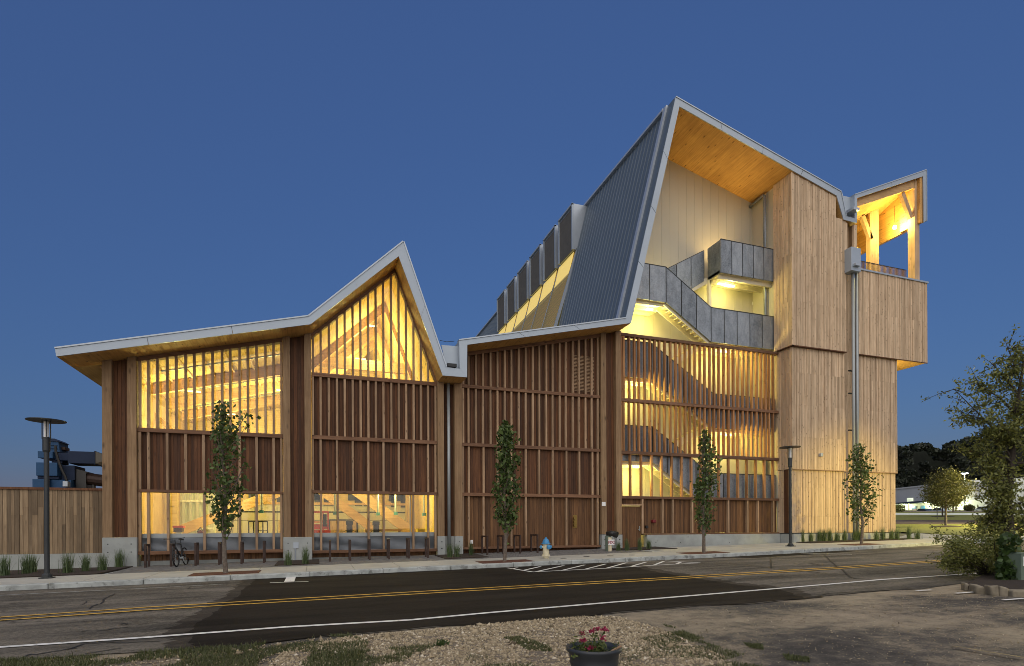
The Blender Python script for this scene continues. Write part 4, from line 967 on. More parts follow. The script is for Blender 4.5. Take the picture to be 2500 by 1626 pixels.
# pavilion lamps
pl_ = [(2184, 554), (2088, 605)]
for k, (a_, c_) in enumerate(pl_):
    q = at(a_, c_, (24.9, 25.3)[k]); lt = thing('pendant_lamp', ('bright glass pendant lamp hanging in the open roof pavilion beside the braces', 'half hidden pendant lamp behind the leader head in the pavilion')[k], 'lamp', (q[0], q[1], q[2] - .12), 'lamps in the pavilion')
    MB().lathe((q[0], q[1], q[2] - .12), [(.02, .24), (.09, .2), (.1, .18)], 12).build('lamp_cap', M['black'], lt)
    MB().lathe((q[0], q[1], q[2] - .12), [(.085, .18), (.1, .1), (.085, .0)], 12).build('lamp_glass', emit('pendant_glow', (1, .88, .5), 6) if k == 0 else bpy.data.materials['pendant_glow'], lt)
    MB().tube([(q[0], q[1], q[2] + .12), (q[0], q[1], q[2] + 1.3)], .01, 5).build('lamp_cord', M['black'], lt)
    lamp('pendant_light', 'POINT', (q[0], q[1] - .25, q[2]), (210, 150)[k], (1, .80, .22), .1)
# lamp under the overhanging box
q = ((xR + xBoxR) / 2 + .1, YT + 1.0, zbox0 - .6)
part(MB().box(xR + .02, xR + .22, q[1] - .12, q[1] + .12, zbox0 - 1.6, zbox0 - 1.35), 'wall_light', gm); lamp('wall_light_lamp', 'POINT', (xR + .35, q[1], zbox0 - 1.35), 60, WARM, .1)
p = at(2001.5, 1110.5, YT); part(MB().box(p[0] - .06, p[0] + .1, YT - .14, YT, p[2] - .1, p[2] + .08), 'wall_camera', 'trim', bevel=.02)
# ------------------------------------------------------------------ dormers and sunshades on the steep roof
A0 = np.array([OW[6][0], 0, OW[6][1]]); NN = np.array([nn.x, 0, nn.z])
def on_slope(px, py, off=0.0):
    d = ray(px, py); e = np.array([0, 0, EYE]); t = ((A0 + NN * off - e) @ NN) / (d @ NN); return e + d * t
s1 = on_slope(1432, 501, .06); Yd0 = float(s1[1])
tp_ = at(1400.3, 496.5, Yd0); Xd, Zd = float(tp_[0]), float(tp_[2])
def slope_x(z, off=0.0): return OW[6][0] + (z - OW[6][1]) * (OW[7][0] - OW[6][0]) / (OW[7][1] - OW[6][1]) + nn.x * off
def y_on_edge(px, py):            # Y where the dormer top edge passes this pixel (plane X = Xd)
    d = ray(px, py); return float(d[1] * (Xd / d[0]))
edges = [(Yd0, y_on_edge(1365.6, 539)), (y_on_edge(1358.4, 548), y_on_edge(1328.7, 584.4)), (y_on_edge(1321.7, 593.4), y_on_edge(1295.6, 627)), (y_on_edge(1290, 633.5), y_on_edge(1265.4, 663)), (y_on_edge(1260, 669.6), y_on_edge(1239.5, 693)), (y_on_edge(1234.4, 700), y_on_edge(1215.5, 722))]
Zlow = float(at(1402, 612, Yd0)[2]) - .6
for k, (ya, yb_) in enumerate(edges):
    zb0 = float(at(1407.5, 608, Yd0)[2]) - .04
    poly = [(slope_x(zb0) + .1, zb0), (slope_x(Zd) + .1, Zd), (Xd, Zd), (Xd, zb0)]
    part(MB().prism(poly[::-1], ya, yb_), 'dormer', 'trim')
    part(MB().box(Xd - .03, Xd - .002, ya + .12, yb_ - .14, zb0, Zd - .22), 'dormer_screen', 'dscreen')
    part(MB().box(Xd - .12, Xd - .002, ya, ya + .1, zb0, Zd), 'dormer_frame', 'fascia'); part(MB().box(Xd - .12, Xd - .002, yb_ - .12, yb_, zb0, Zd), 'dormer_frame', 'fascia')
    part(MB().box(Xd - .12, Xd - .002, ya, yb_, Zd - .08, Zd + .03), 'dormer_frame', 'fascia')
# slanted perforated shades below the dormers
sh_t = at(1407.5, 608, Yd0); sh_b = at(1352, 800, Yd0)
stp, sbt = (float(sh_t[0]), float(sh_t[2])), (float(sh_b[0]), float(sh_b[2]) - 1.5)
sbt = (stp[0] + (sbt[0] - stp[0]) * (stp[1] - sbt[1]) / (sh_t[2] - sh_b[2]), sbt[1])
sd = Vector((sbt[0] - stp[0], 0, sbt[1] - stp[1])).normalized(); sn = Vector((sd.z, 0, -sd.x))
Lsh = math.hypot(sbt[0] - stp[0], sbt[1] - stp[1])
ye = [e[0] for e in edges] + [edges[-1][1] + .3]
for ya, yb_ in zip(ye, ye[1:]):
    n = 44; b = MB()
    for i in range(n):
        u0, u1 = i / n * Lsh, (i + .8) / n * Lsh
        q0 = Vector((stp[0], 0, stp[1])) + sd * u0; q1 = Vector((stp[0], 0, stp[1])) + sd * u1
        b.hexa([(q0.x, ya + .1, q0.z), (q1.x, ya + .1, q1.z), (q1.x, yb_ - .06, q1.z), (q0.x, yb_ - .06, q0.z)] + [(q0.x + .02, ya + .1, q0.z), (q1.x + .02, ya + .1, q1.z), (q1.x + .02, yb_ - .06, q1.z), (q0.x + .02, yb_ - .06, q0.z)])
    part(b, 'sunshade_blades', M['perf'], 'stuff')
    part(MB().prism([(stp[0], stp[1]), (sbt[0], sbt[1]), (sbt[0] + .18, sbt[1]), (stp[0] + .18, stp[1])][::-1], ya, ya + .09), 'sunshade_frame', 'trim')
    part(MB().box(stp[0] - .02, stp[0] + .1, ya, yb_ - .05, stp[1], stp[1] + .05), 'sunshade_frame', 'trim')
    zz = (stp[1] + sbt[1]) / 2
    z0_, z1_ = zz - 3.0, stp[1] - .1
    part(MB().prism([(slope_x(z0_, .1), z0_), (slope_x(z0_, .13), z0_), (slope_x(z1_, .13), z1_), (slope_x(z1_, .1), z1_)], ya + .2, yb_ - .2), 'lit_window', emit('lit_window_glow', (1, .74, .2), .2) if ya == ye[0] else bpy.data.materials['lit_window_glow'])
# ------------------------------------------------------------------ fence on the left
YFE = 25.6
fa = at(-620, 1200, YFE)[0]; fb = fx(252) - .02
zft, zfb = float(at(120, 1196, YFE)[2]), float(at(120, 1352, YFE)[2])
FE = thing('wood_fence', 'tall weathered board fence on a low concrete wall left of the building', 'fence', (fa, YFE, .0))
MB().box(fa, fb, YFE - .08, YFE + .2, -.4, zfb - .005).build('concrete_base', M['concrete'], FE)
MB().box(fa, fb, YFE - .04, YFE + .12, zft, zft + .09).build('cap', M['board'], FE)
x = fa; zj = (zft + zfb) / 2 + .25
while x < fb - .05:
    wd = rnd.uniform(.10, .19); x2 = min(x + wd, fb); dy = rnd.uniform(0, .018)
    if rnd.random() < .6:
        jj = zj + rnd.choice((-.35, 0, .0, .3)); MB().box(x + .004, x2 - .006, YFE + dy, YFE + .03, zfb, jj - .003).build('board', M['fence'], FE); MB().box(x + .004, x2 - .006, YFE + dy, YFE + .03, jj, zft - .002).build('board', M['fence'], FE)
    else: MB().box(x + .004, x2 - .006, YFE + dy, YFE + .03, zfb, zft - .002).build('board', M['fence'], FE)
    x = x2
MB().box(fa, fb, YFE + .04, YFE + .07, zfb, zft).build('backing', M['board'], FE)
# ------------------------------------------------------------------ blue dust collector behind the fence
YD = 29.0
def D(px, py): q = at(px, py, YD); return float(q[0]), float(q[2])
def c7(x, y): return (40 + x / 6.45, 1000 + y / 6.45)
DC = thing('dust_collector', 'blue dust collector with square ducts rising behind the board fence', 'machine', (D(120, 1200)[0], YD + .8, .3))
def dbox(name, x0, y0, x1, y1, d0, d1, mat='bluem', **k):
    a_, c_ = D(*c7(x0, y0)), D(*c7(x1, y1)); return MB().box(a_[0], c_[0], YD + d0, YD + d1, c_[1], a_[1]).build(name, M[mat], DC, bevel=.02, **k)
hd = D(*c7(425, 490)), D(*c7(640, 490)), D(*c7(668, 660)), D(*c7(415, 660))
MB().prism([hd[3], hd[2], hd[1], hd[0]], YD + .1, YD + 1.1).build('inlet_hood', M['bluem'], DC)
r0, r1, r2, r3 = D(*c7(420, 492)), D(*c7(672, 500)), D(*c7(590, 452)), D(*c7(500, 452))
MB().prism([r0, r1, r2, r3], YD + .05, YD + 1.15).build('hood_roof', M['bluem2'], DC)
for yy in (555, 605): dbox('hood_rib', 480, yy, 640, yy + 6, .06, .1, 'bluem2')
dbox('collar_box', 350, 655, 590, 770, -.1, 1.2); dbox('duct_elbow', 588, 670, 805, 800, .1, 1.0, 'bluem2'); dbox('square_duct', 805, 650, 1235, 855, .0, 1.1, 'bluem2')
dbox('duct_flange', 1228, 650, 1246, 870, -.05, 1.15, 'bluem2')
q = [D(*c7(1246, 660)), D(*c7(1246, 850)), D(*c7(1350, 790)), D(*c7(1350, 700))]
MB().hexa([(q[1][0], YD, q[1][1]), (q[2][0], YD + .3, q[2][1]), (q[2][0], YD + .8, q[2][1]), (q[1][0], YD + 1.1, q[1][1]), (q[0][0], YD, q[0][1]), (q[3][0], YD + .3, q[3][1]), (q[3][0], YD + .8, q[3][1]), (q[0][0], YD + 1.1, q[0][1])]).build('duct_taper', M['alu'], DC)
a_, c_ = D(*c7(1350, 745)), D(*c7(1560, 760)); MB().tube([(a_[0], YD + .55, a_[1]), (c_[0], YD + .55, c_[1])], .22, 12).build('round_duct', M['alu'], DC)
dbox('neck', 520, 770, 690, 840, .2, .9, 'bluem2'); dbox('filter_box', 350, 838, 685, 1055, -.25, 1.2); dbox('filter_base', 355, 1050, 690, 1100, -.15, 1.1, 'bluem2'); dbox('rear_box', 690, 870, 905, 1110, .1, 1.3, 'bluem2')
q = [D(*c7(*p)) for p in ((905, 925), (905, 1330), (1075, 1330), (1065, 965))]; MB().prism([q[1], q[2], q[3], q[0]], YD + .2, YD + 1.2).build('hopper_box', M['machine'], DC)
dbox('lower_box', 302, 1100, 560, 1420, -.3, 1.2); dbox('lower_box', 560, 1105, 880, 1420, -.1, 1.2); dbox('control_box', 788, 1140, 870, 1225, -.4, -.1, 'trim')
a_ = [D(*c7(*p)) for p in ((645, 575), (650, 660), (690, 800), (740, 940), (800, 1060), (825, 1140))]; MB().tube([(p[0], YD - .2, p[1]) for p in a_], .05, 7).build('cable_hose', M['machine'], DC)
dbox('side_port', 655, 568, 720, 622, .3, .8, 'rust')
a_ = [D(*c7(*p)) for p in ((1060, 1075), (1180, 1090), (1300, 1105), (1560, 1125))]; MB().tube([(p[0], YD + .5, p[1]) for p in a_], .26, 12).build('flexible_duct', M['rust'], DC)
dbox('duct_leg', 1130, 1140, 1175, 1450, .4, .6, 'machine'); dbox('duct_leg', 600, 1300, 700, 1900, .4, .6, 'machine')
# ------------------------------------------------------------------ street lamps
def street_lamp(x, y, h, rdisc, label):
    z = SW(x, y); t = thing('street_lamp', label, 'street lamp', (x, y, z), 'street lamps on the pavement')
    MB().box(x - .16, x + .16, y - .16, y + .16, z, z + .04).lathe((x, y, z), [(.13, .03), (.13, .12), (.075, .16)], 12).build('base', M['pole'], t)
    for a in (45, 135, 225, 315): MB().tube([(x + .13 * math.cos(R(a)), y + .13 * math.sin(R(a)), z + .04), (x + .13 * math.cos(R(a)), y + .13 * math.sin(R(a)), z + .08)], .016, 6).build('bolt', M['pole'], t)
    MB().tube([(x, y, z + .1), (x, y, z + h - .95)], .068, 16).build('pole', M['pole'], t, smooth=False)
    MB().lathe((x, y, z), [(.085, h - 1.0), (.1, h - .95), (.1, h - .55), (.085, h - .55)], 16).build('collar', M['pole'], t)
    MB().lathe((x, y, z), [(.07, h - .55), (.07, h - .07)], 16).build('diffuser', M['diff'], t)
    for a in (0, 90, 180, 270): MB().box(x + .1 * math.cos(R(a + 20)) - .012, x + .1 * math.cos(R(a + 20)) + .012, y + .1 * math.sin(R(a + 20)) - .012, y + .1 * math.sin(R(a + 20)) + .012, z + h - .6, z + h - .05).build('cage_bar', M['pole'], t)
    MB().lathe((x, y, z), [(rdisc, h - .05), (rdisc, h - .03), (.03, h + .0)], 32).build('disc_hood', M['pole'], t)
    return t
lx, ly, lz = swp(115, 1412); dd = 1375.5
zt_ = float(CAM[2] @ np.array([lx, ly, lz - EYE])); h1 = (1412 - 1024) * zt_ / FPX
street_lamp(lx, ly, h1, .5, 'dark disc topped street lamp in front of the board fence')
lx, ly, lz = swp(1930, 1334); zt_ = float(CAM[2] @ np.array([lx, ly, lz - EYE])); h2 = (1334 - 1090) * zt_ / FPX
street_lamp(lx, ly, h2, .5, 'dark disc topped street lamp at the corner of the pale wood tower')
# ------------------------------------------------------------------ street trees
def street_tree(x, y, base_px, top_px, prof, nleaf, seed, label, lean=0):
    """prof: (height fraction, left offset, right offset) in metres from the trunk line"""
    global rng
    rng = np.random.default_rng(seed); rr = random.Random(seed)
    z = SW(x, y); dz = float(CAM[2] @ np.array([x, y, z - EYE])); H = (base_px - top_px) * dz / FPX; m = dz / FPX
    t = thing('street_tree', label, 'tree', (x, y, z), 'young street trees along the kerb')
    b = MB(); ztrunk = H * .93; pts = [(x + .03 * math.sin(i * 1.3 + seed) + lean * i / 8, y + .03 * math.cos(i * 1.7), z - .05 + ztrunk * i / 8) for i in range(9)]
    b.tube(pts, [.075 - .066 * i / 8 for i in range(9)], 8)
    cen = []; hs = np.array([p[0] for p in prof]); lo = np.array([p[1] for p in prof]) * m; hi = np.array([p[2] for p in prof]) * m
    nb = 34
    for k in range(nb):
        f0 = prof[0][0] * .75 + (prof[-1][0] - prof[0][0]) * (k / nb) * .92; ang = k * 2.4 + rr.uniform(-.4, .4)
        f1 = min(prof[-1][0], f0 + rr.uniform(.10, .2)); a, c_ = np.interp(f1, hs, lo), np.interp(f1, hs, hi)
        ca = math.cos(ang); reach = (c_ if ca > 0 else a) * rr.uniform(.65, 1.0); dpt = (a + c_) / 2 * math.sin(ang) * rr.uniform(.6, 1)
        i0 = min(7, int(f0 * H / ztrunk * 8)); s0 = Vector(pts[i0]).lerp(Vector(pts[i0 + 1]), max(0, min(1, f0 * H / ztrunk * 8 - i0)))
        s0.z = z + f0 * H; e = Vector((x + lean * f1 + ca * reach, y + dpt, z + f1 * H)); mid = s0.lerp(e, .5) + Vector((ca * reach * .12, 0, -.06))
        b.tube([s0, mid, e], [.026 * (1.1 - f0), .017, .006], 5, cap=False)
        for u in np.linspace(.35, 1.05, 6): cen.append(np.array(s0.lerp(e, u)) + rng.normal(size=3) * .04)
    # leader tip
    for u in np.linspace(prof[-1][0] - .12, 1.0, 6): cen.append(np.array([x + lean * u, y, z + u * H]))
    b.build('trunk', M['bark'], t)
    cen = np.array(cen); idx = rng.integers(0, len(cen), nleaf); dens = rng.random(len(cen)) ** 1.2 + .15
    idx = rng.choice(len(cen), nleaf, p=dens / dens.sum())
    P = cen[idx] + rng.normal(size=(nleaf, 3)) * np.array([.13, .13, .15])
    fr = (P[:, 2] - z) / H; a, c_ = np.interp(fr, hs, lo), np.interp(fr, hs, hi); off = P[:, 0] - x - lean * fr
    keep = (off > -a * 1.15) & (off < c_ * 1.15) & (np.abs(P[:, 1] - y) < (a + c_) * .6 + .1) & (fr < 1.01)
    V, F, tn = leaves(P[keep], .15, droop=.5, aspect=.72); npmesh('crown', V, F, tn, M['maplea'], t); return t
street_tree(*TREES[0], 1400, 982, [(.24, 6, 8), (.32, 26, 28), (.45, 35, 45), (.58, 34, 52), (.68, 26, 48), (.80, 24, 50), (.88, 18, 66), (.92, 20, 74), (.96, 24, 40), (1.0, 10, 4)], 1300, 3, 'open leafy street tree before the left lit window, standing behind the parked bicycle', -.05)
street_tree(*TREES[1], 1371, 1028, [(.20, 8, 8), (.30, 18, 22), (.42, 28, 40), (.52, 26, 42), (.62, 18, 40), (.74, 20, 34), (.84, 18, 32), (.93, 16, 26), (1.0, 2, 3)], 2200, 5, 'slim dense street tree to the left of the fire hydrant')
street_tree(*TREES[2], 1351, 1049, [(.16, 6, 6), (.28, 20, 22), (.40, 24, 26), (.52, 18, 34), (.64, 8, 44), (.72, 4, 50), (.82, 4, 36), (.92, 2, 18), (1.0, 2, 4)], 1700, 8, 'slender street tree in front of the open slatted stair screen', .04)
street_tree(*TREES[3], 1330, 1087, [(.20, 8, 8), (.30, 22, 30), (.45, 32, 44), (.58, 34, 42), (.70, 36, 32), (.80, 38, 22), (.90, 32, 8), (1.0, 18, 2)], 1300, 12, 'loose street tree in front of the tower downpipes', -.1)
rng = np.random.default_rng(21)
# ------------------------------------------------------------------ hydrant and hose connection post
hx, hy, hz = swp(1333, 1363); HS = .83 / .78
H = thing('fire_hydrant', 'cream fire hydrant with blue bonnet on the pavement', 'hydrant', (hx, hy, hz))
def hl(pr): return [(r * HS, z * HS) for r, z in pr]
MB().lathe((hx, hy, hz), hl([(.10, 0), (.10, .07), (.16, .075), (.16, .115), (.12, .125), (.12, .14), (.115, .5), (.125, .52)]), 20).build('barrel', M['hycream'], H)
for a in range(8): MB().lathe((hx + .14 * HS * math.cos(a * .785), hy + .14 * HS * math.sin(a * .785), hz + .11 * HS), [(.016, 0), (.016, .03)], 6).build('flange_bolt', M['hycream'], H)
MB().lathe((hx, hy, hz), hl([(.125, .52), (.17, .53), (.17, .555), (.135, .565), (.125, .62), (.095, .69), (.05, .73), (.03, .735), (.03, .775), (.02, .78)]), 20).build('bonnet', M['hyblue'], H)
for dx_, dy_, r_ in ((-1, .1, .055), (1, .1, .055), (.25, -1, .08)):
    dv = Vector((dx_, dy_, 0)).normalized(); c0 = Vector((hx, hy, hz + .42 * HS))
    MB().tube([c0 + dv * .1, c0 + dv * .17], r_ * .85 * HS, 12).build('nozzle', M['hycream'], H)
    MB().tube([c0 + dv * .17, c0 + dv * .235, c0 + dv * .26], [r_ * 1.15 * HS, r_ * 1.05 * HS, r_ * .3], 12).build('nozzle_cap', M['hyblue'], H)
fx_, fy_, fz_ = swp(1489, 1346)
m_ = float(CAM[2] @ np.array([fx_, fy_, fz_ - EYE])) / FPX
FD = thing('hose_connection_post', 'cream standpipe post with dark hose valve and small white FDC sign', 'standpipe', (fx_, fy_, fz_))
MB().lathe((fx_, fy_, fz_), [(.09, 0), (.09, 34 * m_)], 14).build('post', M['hycream'], FD)
MB().lathe((fx_ + .05, fy_ + .25, fz_), [(.13, .0), (.13, 38 * m_)], 14).build('standpipe', M['util'], FD)
vz = fz_ + 43 * m_
MB().tube([(fx_ + .05, fy_ + .25, vz - .2), (fx_ + .05, fy_ + .22, vz), (fx_ + .12, fy_ + .05, vz + .02), (fx_ + .22, fy_ - .12, vz - .03)], [.13, .14, .13, .13], 14).build('valve_elbow', M['machine'], FD, smooth=True)
MB().tube([(fx_ + .2, fy_ - .1, vz - .02), (fx_ + .25, fy_ - .2, vz - .05)], [.15, .15], 14).build('valve_cap', M['machine'], FD)
sz = fz_ + 22 * m_; sw_ = 15.5 * m_ / 2 
SGN = MB().box(fx_ - sw_ + .01, fx_ + sw_ + .03, fy_ - .115, fy_ - .095, sz - 6.8 * m_, sz + 6.8 * m_).build('sign', M['signw'], FD, bevel=.004)
def text(body, loc, size, mat, parent, name='lettering', rx=90, rz=0, bold=.0):
    cu = bpy.data.curves.new(name, 'FONT'); cu.body = body; cu.size = size; cu.align_x = 'CENTER'; cu.align_y = 'CENTER'; cu.extrude = .002; cu.offset = bold
    tmp = bpy.data.objects.new('tmp_text', cu); COL.objects.link(tmp); dg = bpy.context.evaluated_depsgraph_get(); dg.update()
    me = bpy.data.meshes.new_from_object(tmp.evaluated_get(dg)); bpy.data.objects.remove(tmp); bpy.data.curves.remove(cu)
    me.materials.clear(); me.materials.append(M[mat]); o = bpy.data.objects.new(name, me); COL.objects.link(o); off = ORG.get(parent.name, (0, 0, 0))
    o.location = [a - c for a, c in zip(loc, off)]; o.rotation_euler = (R(rx), 0, R(rz)); o.parent = parent; return o
text('FDC', (fx_ + .02, fy_ - .119, sz), .17, 'signred', SGN, bold=.006)
p = at(1474, 1230.5, YF - .14); pl2 = MB().box(p[0] - .1, p[0] + .1, YF - .15, YF - .121, p[2] - .1, p[2] + .1).build('unit_plate', M['signw'], B)
# ------------------------------------------------------------------ bike racks
def rack(x, y0, y1, h, label, grp):
    z = min(SW(x, y0), SW(x, y1)); t = thing('bike_rack', label, 'bike rack', (x, (y0 + y1) / 2, z), grp)
    for yy in (y0, y1): MB().box(x - .035, x + .035, yy - .035, yy + .035, z - .05, z + h - .07).build('leg', M['rust'], t)
    MB().box(x - .035, x + .035, y0 - .035, y1 + .035, z + h - .068, z + h).build('top_bar', M['rust'], t); return t
ords = ['first', 'second', 'third', 'fourth', 'fifth', 'sixth']
racks = [rack(xx, 23.95, 24.4, .86, f'brown bike rack, {ords[i]} from left before the left lit window' + (' holding the bicycle' if i == 1 else ''), 'bike racks before the left bay') for i, xx in enumerate((-5.93, -5.11, -4.3, -3.51, -2.73, -1.94))]
for i, xx in enumerate((.51, 1.27, 2.03, 2.8, 3.61, 4.4)): rack(xx, 23.35, 23.9, .84, f'brown steel bike rack, {ords[i]} from the left before the gabled bay', 'bike racks before the gabled bay')
for i, xx in enumerate((7.08, 7.82, 8.62, 9.45)): rack(xx, 23.7, 24.5, .84, f'tall brown bike rack, {ords[i]} from the left before the solid board bay', 'bike racks before the solid bay')
# ------------------------------------------------------------------ bicycle
bxx, byy = -4.88, 23.75; bz = SW(bxx, byy)
BK = thing('bicycle', 'black bicycle leaning on a rack before the left window', 'bicycle', (bxx, byy, bz))
hdg = Vector((.10, 1.0, 0)).normalized(); lean = Vector((-.10, .03, 0))
def bp(u, h, s=0): return Vector((bxx, byy, bz)) + hdg * u + Vector((0, 0, h)) + lean * h + Vector((-hdg.y, hdg.x, 0)) * -s
def wheel(u, name='wheel'):
    pts = [bp(u + .33 * math.cos(a), .345 + .33 * math.sin(a)) for a in np.linspace(0, 2 * math.pi, 29)]
    w_ = MB().tube(pts, .024, 6, cap=False).build(name, M['rubber'], BK); b = MB()
    for a in np.linspace(0, math.pi, 9)[:-1]: b.tube([bp(u + .31 * math.cos(a), .345 + .31 * math.sin(a)), bp(u - .31 * math.cos(a), .345 - .31 * math.sin(a))], .003, 4)
    b.build('spokes', M['alu'], w_); return w_
wheel(0.0); wheel(1.05)
b = MB(); A_, S_, Hd, BB_ = bp(1.05, .345), bp(.72, .82), bp(.12, .86), bp(.62, .30)
for a, c_, r_ in ((BB_, S_, .018), (S_, Hd, .018), (BB_, bp(.10, .74), .022), (BB_, A_, .012), (S_, A_, .010)): b.tube([a, c_], r_, 8)
b.build('frame', M['black'], BK)
MB().tube([bp(0, .345, .05), bp(.06, .70, .05), bp(.10, .72), bp(.12, 1.0)], .017, 7).tube([bp(0, .345, -.05), bp(.06, .70, -.05), bp(.10, .72)], .015, 7).build('fork', M['black'], BK)
MB().tube([bp(.06, 1.02, -.36), bp(.07, 1.03, -.12), bp(.07, 1.03, .12), bp(.06, 1.08, .36)], .015, 7).build('handlebar', M['black'], BK)
MB().tube([S_, bp(.74, .98)], .014, 6).hexa([bp(.58, .97, -.03), bp(.58, .97, .03), bp(.86, .96, .08), bp(.86, .96, -.08), bp(.58, 1.01, -.02), bp(.58, 1.01, .02), bp(.86, 1.03, .07), bp(.86, 1.03, -.07)]).build('saddle', M['black'], BK)
MB().tube([bp(.62, .30, -.07), bp(.62, .30, .07)], .06, 10).tube([bp(.62, .3, .08), bp(.5, .18, .08), bp(.5, .18, .16)], .012, 5).tube([bp(.62, .3, -.08), bp(.74, .42, -.08), bp(.74, .42, -.16)], .012, 5).build('crank', M['alu'], BK)
# ------------------------------------------------------------------ things inside the workshop, seen through the glass
def mpx(px, py, Y): q = at(px, py, Y); return float(q[0]), float(q[2])
def ibox(b, x0, y0, x1, y1, Y, d=.3, tone=None):
    a, c_ = mpx(x0, y0, Y), mpx(x1, y1, Y); return b.box(a[0], c_[0], Y, Y + d, c_[1], a[1], tone)
def drill(px, py0, label, Y):
    x, zt2 = mpx(px, py0, Y); t = thing('drill_press', label, 'drill press', (x, Y + .2, .45), 'drill presses in the workshop')
    MB().box(x - .16, x + .16, Y, Y + .5, zt2 - .2, zt2).build('belt_cover', M['machine'], t, bevel=.03)
    MB().box(x - .13, x + .13, Y - .05, Y + .4, zt2 - .62, zt2 - .2).build('head', M['machine'], t, bevel=.03)
    MB().tube([(x, Y + .3, .45), (x, Y + .3, zt2 - .55)], .05, 8).build('column', M['machine'], t)
    MB().box(x - .2, x + .2, Y - .05, Y + .3, 1.25, 1.3).build('table', M['machine'], t); MB().box(x - .25, x + .25, Y - .1, Y + .5, .45, .52).build('base', M['machine'], t)
    for k in (-1, 1): MB().tube([(x + k * .13, Y, zt2 - .45), (x + k * .32, Y - .1, zt2 - .55)], .014, 5).build('handle', M['black'], t)
drill(853.5, 1271, 'dark drill press behind the gabled bay window, between two braces', 27.6); drill(919, 1272, 'dark drill press with square head, beside the middle post of the gabled bay window', 27.9)
t = thing('scissor_lift', 'red scissor lift platform inside the gabled bay window', 'lift', (mpx(785, 1290, 29)[0], 29.3, .45))
x0, z0 = mpx(766, 1296, 29); x1, z1 = mpx(801.5, 1248, 29)
for xx in (x0, (x0 + x1) / 2 + .1, x1):
    for yy in (29.0, 29.8): MB().box(xx - .025, xx + .025, yy - .025, yy + .025, z0, z1).build('guard_post', M['redl'], t)
for zz in (z1, z0 + (z1 - z0) * .48, z0 + .12):
    for yy in (29.0, 29.8): MB().box(x0, x1, yy - .02, yy + .02, zz - .05, zz + (.0 if zz > z0 + .2 else .2)).build('guard_rail', M['redl'], t)
MB().box(x0 - .1, x1 + .1, 28.9, 29.9, .6, z0 + .05).build('platform', M['redl'], t)
MB().box(x1 - .25, x1 - .08, 28.9, 29.05, z1 - .75, z1 - .15).build('control_box', M['black'], t)
t = thing('storage_rack', 'dark open storage rack at the back of the left lit window', 'rack', (mpx(630, 1290, 33)[0], 33, .45))
x0, z1 = mpx(607, 1272, 33); x1, _ = mpx(653, 1272, 33)
for xx in np.linspace(x0, x1, 5): MB().box(xx - .03, xx + .03, 33, 33.06, .45, z1).build('post', M['machine'], t)
for zz in (z1 - .03, z1 - .5, z1 - .95, z1 - 1.4): MB().box(x0 + (x1 - x0) * .5, x1, 33.0, 33.5, zz - .03, zz).build('shelf', M['machine'], t)
MB().box(x0, x1, 33.01, 33.05, z1 - .06, z1).build('top_rail', M['machine'], t)
t = thing('work_machine', 'red topped machine by the foot of the left timber brace', 'machine', (mpx(437, 1290, 28)[0], 28, .45))
x0, z1 = mpx(424, 1283.5, 28); x1, z0 = mpx(449, 1289, 28)
MB().box(x0, x1, 27.8, 28.3, z0, z1).build('cover', M['redl'], t, bevel=.02); MB().box(x0 + .02, x1 - .05, 27.85, 28.25, z0 - .18, z0).build('body', M['machine'], t); MB().box(x0 + .1, x1 - .1, 27.9, 28.2, .45, z0 - .18).build('stand', M['cream'], t)
t = thing('red_bin', 'small bright red bin behind the left lit window sill', 'bin', (mpx(491, 1298, 27)[0], 27, .45))
x0, z1 = mpx(484, 1293, 27); x1, _ = mpx(498, 1293, 27); MB().prism([(x0, .45), (x1, .45), (x1, z1 - .08), ((x0 + x1) / 2, z1), (x0, z1 - .1)], 26.8, 27.2).build('body', M['red'], t); MB().tube([(x0, 26.78, z1 - .1), ((x0 + x1) / 2, 26.78, z1 + .1), (x1, 26.78, z1 - .06)], .02, 6).build('handle', M['black'], t)
t = thing('work_bench', 'long pale workbench behind the gabled bay window', 'bench', (mpx(950, 1297, 29)[0], 29, .45))
x0, z1 = mpx(890, 1292, 29); x1, _ = mpx(980, 1292, 29)
MB().box(x0, x1, 28.7, 29.4, z1 - .1, z1).build('top', M['glulam'], t)
for xx in (x0 + .1, x1 - .1): MB().box(xx - .05, xx + .05, 28.8, 29.3, .45, z1 - .1).build('leg', M['glulamz'], t)
t = thing('yellow_tool_cart', 'cluttered yellow tool cart in the right corner of the gabled bay window', 'cart', (mpx(1030, 1297, 28)[0], 28, .45))
x0, z1 = mpx(1018, 1284, 28); x1, z0 = mpx(1044, 1299, 28)
yel = plain('yellow_paint', (.55, .42, .04), .5)
MB().box(x0, x0 + .35, 27.8, 28.2, z0, z1 - .15).build('crate', yel, t); MB().box(x0 + .45, x1, 27.8, 28.2, z0 + .1, z1 + .05).build('crate', yel, t); MB().box(x0 + .5, x1 + .05, 27.75, 27.8, z0, z0 + .2).build('drawer', M['rust'], t); MB().box(x0 - .05, x1 + .1, 27.75, 28.25, .45, z0).build('frame', M['machine'], t)
for i, (px_, py_, lab) in enumerate(((638.5, 1250, 'behind the right end of the left lit window'), (818, 1254, 'just right of the red lift'), (923, 1256, 'above the square headed drill press'), (966, 1255, 'before the dark inner door'), (1035.5, 1257, 'above the yellow tool cart'))):
    x, z = mpx(px_, py_, 29.5); t = thing('dust_hose', 'vertical dust hose with blue gate hanging ' + lab, 'hose', (x, 29.5, z), 'dust hoses hanging in the workshop')
    MB().tube([(x, 29.5, z + .1), (x, 29.5, z + 2.6)], .055, 8).build('hose', M['alu'], t); MB().box(x - .09, x + .09, 29.4, 29.6, z - .05, z + .1).build('blast_gate', M['teal'], t)
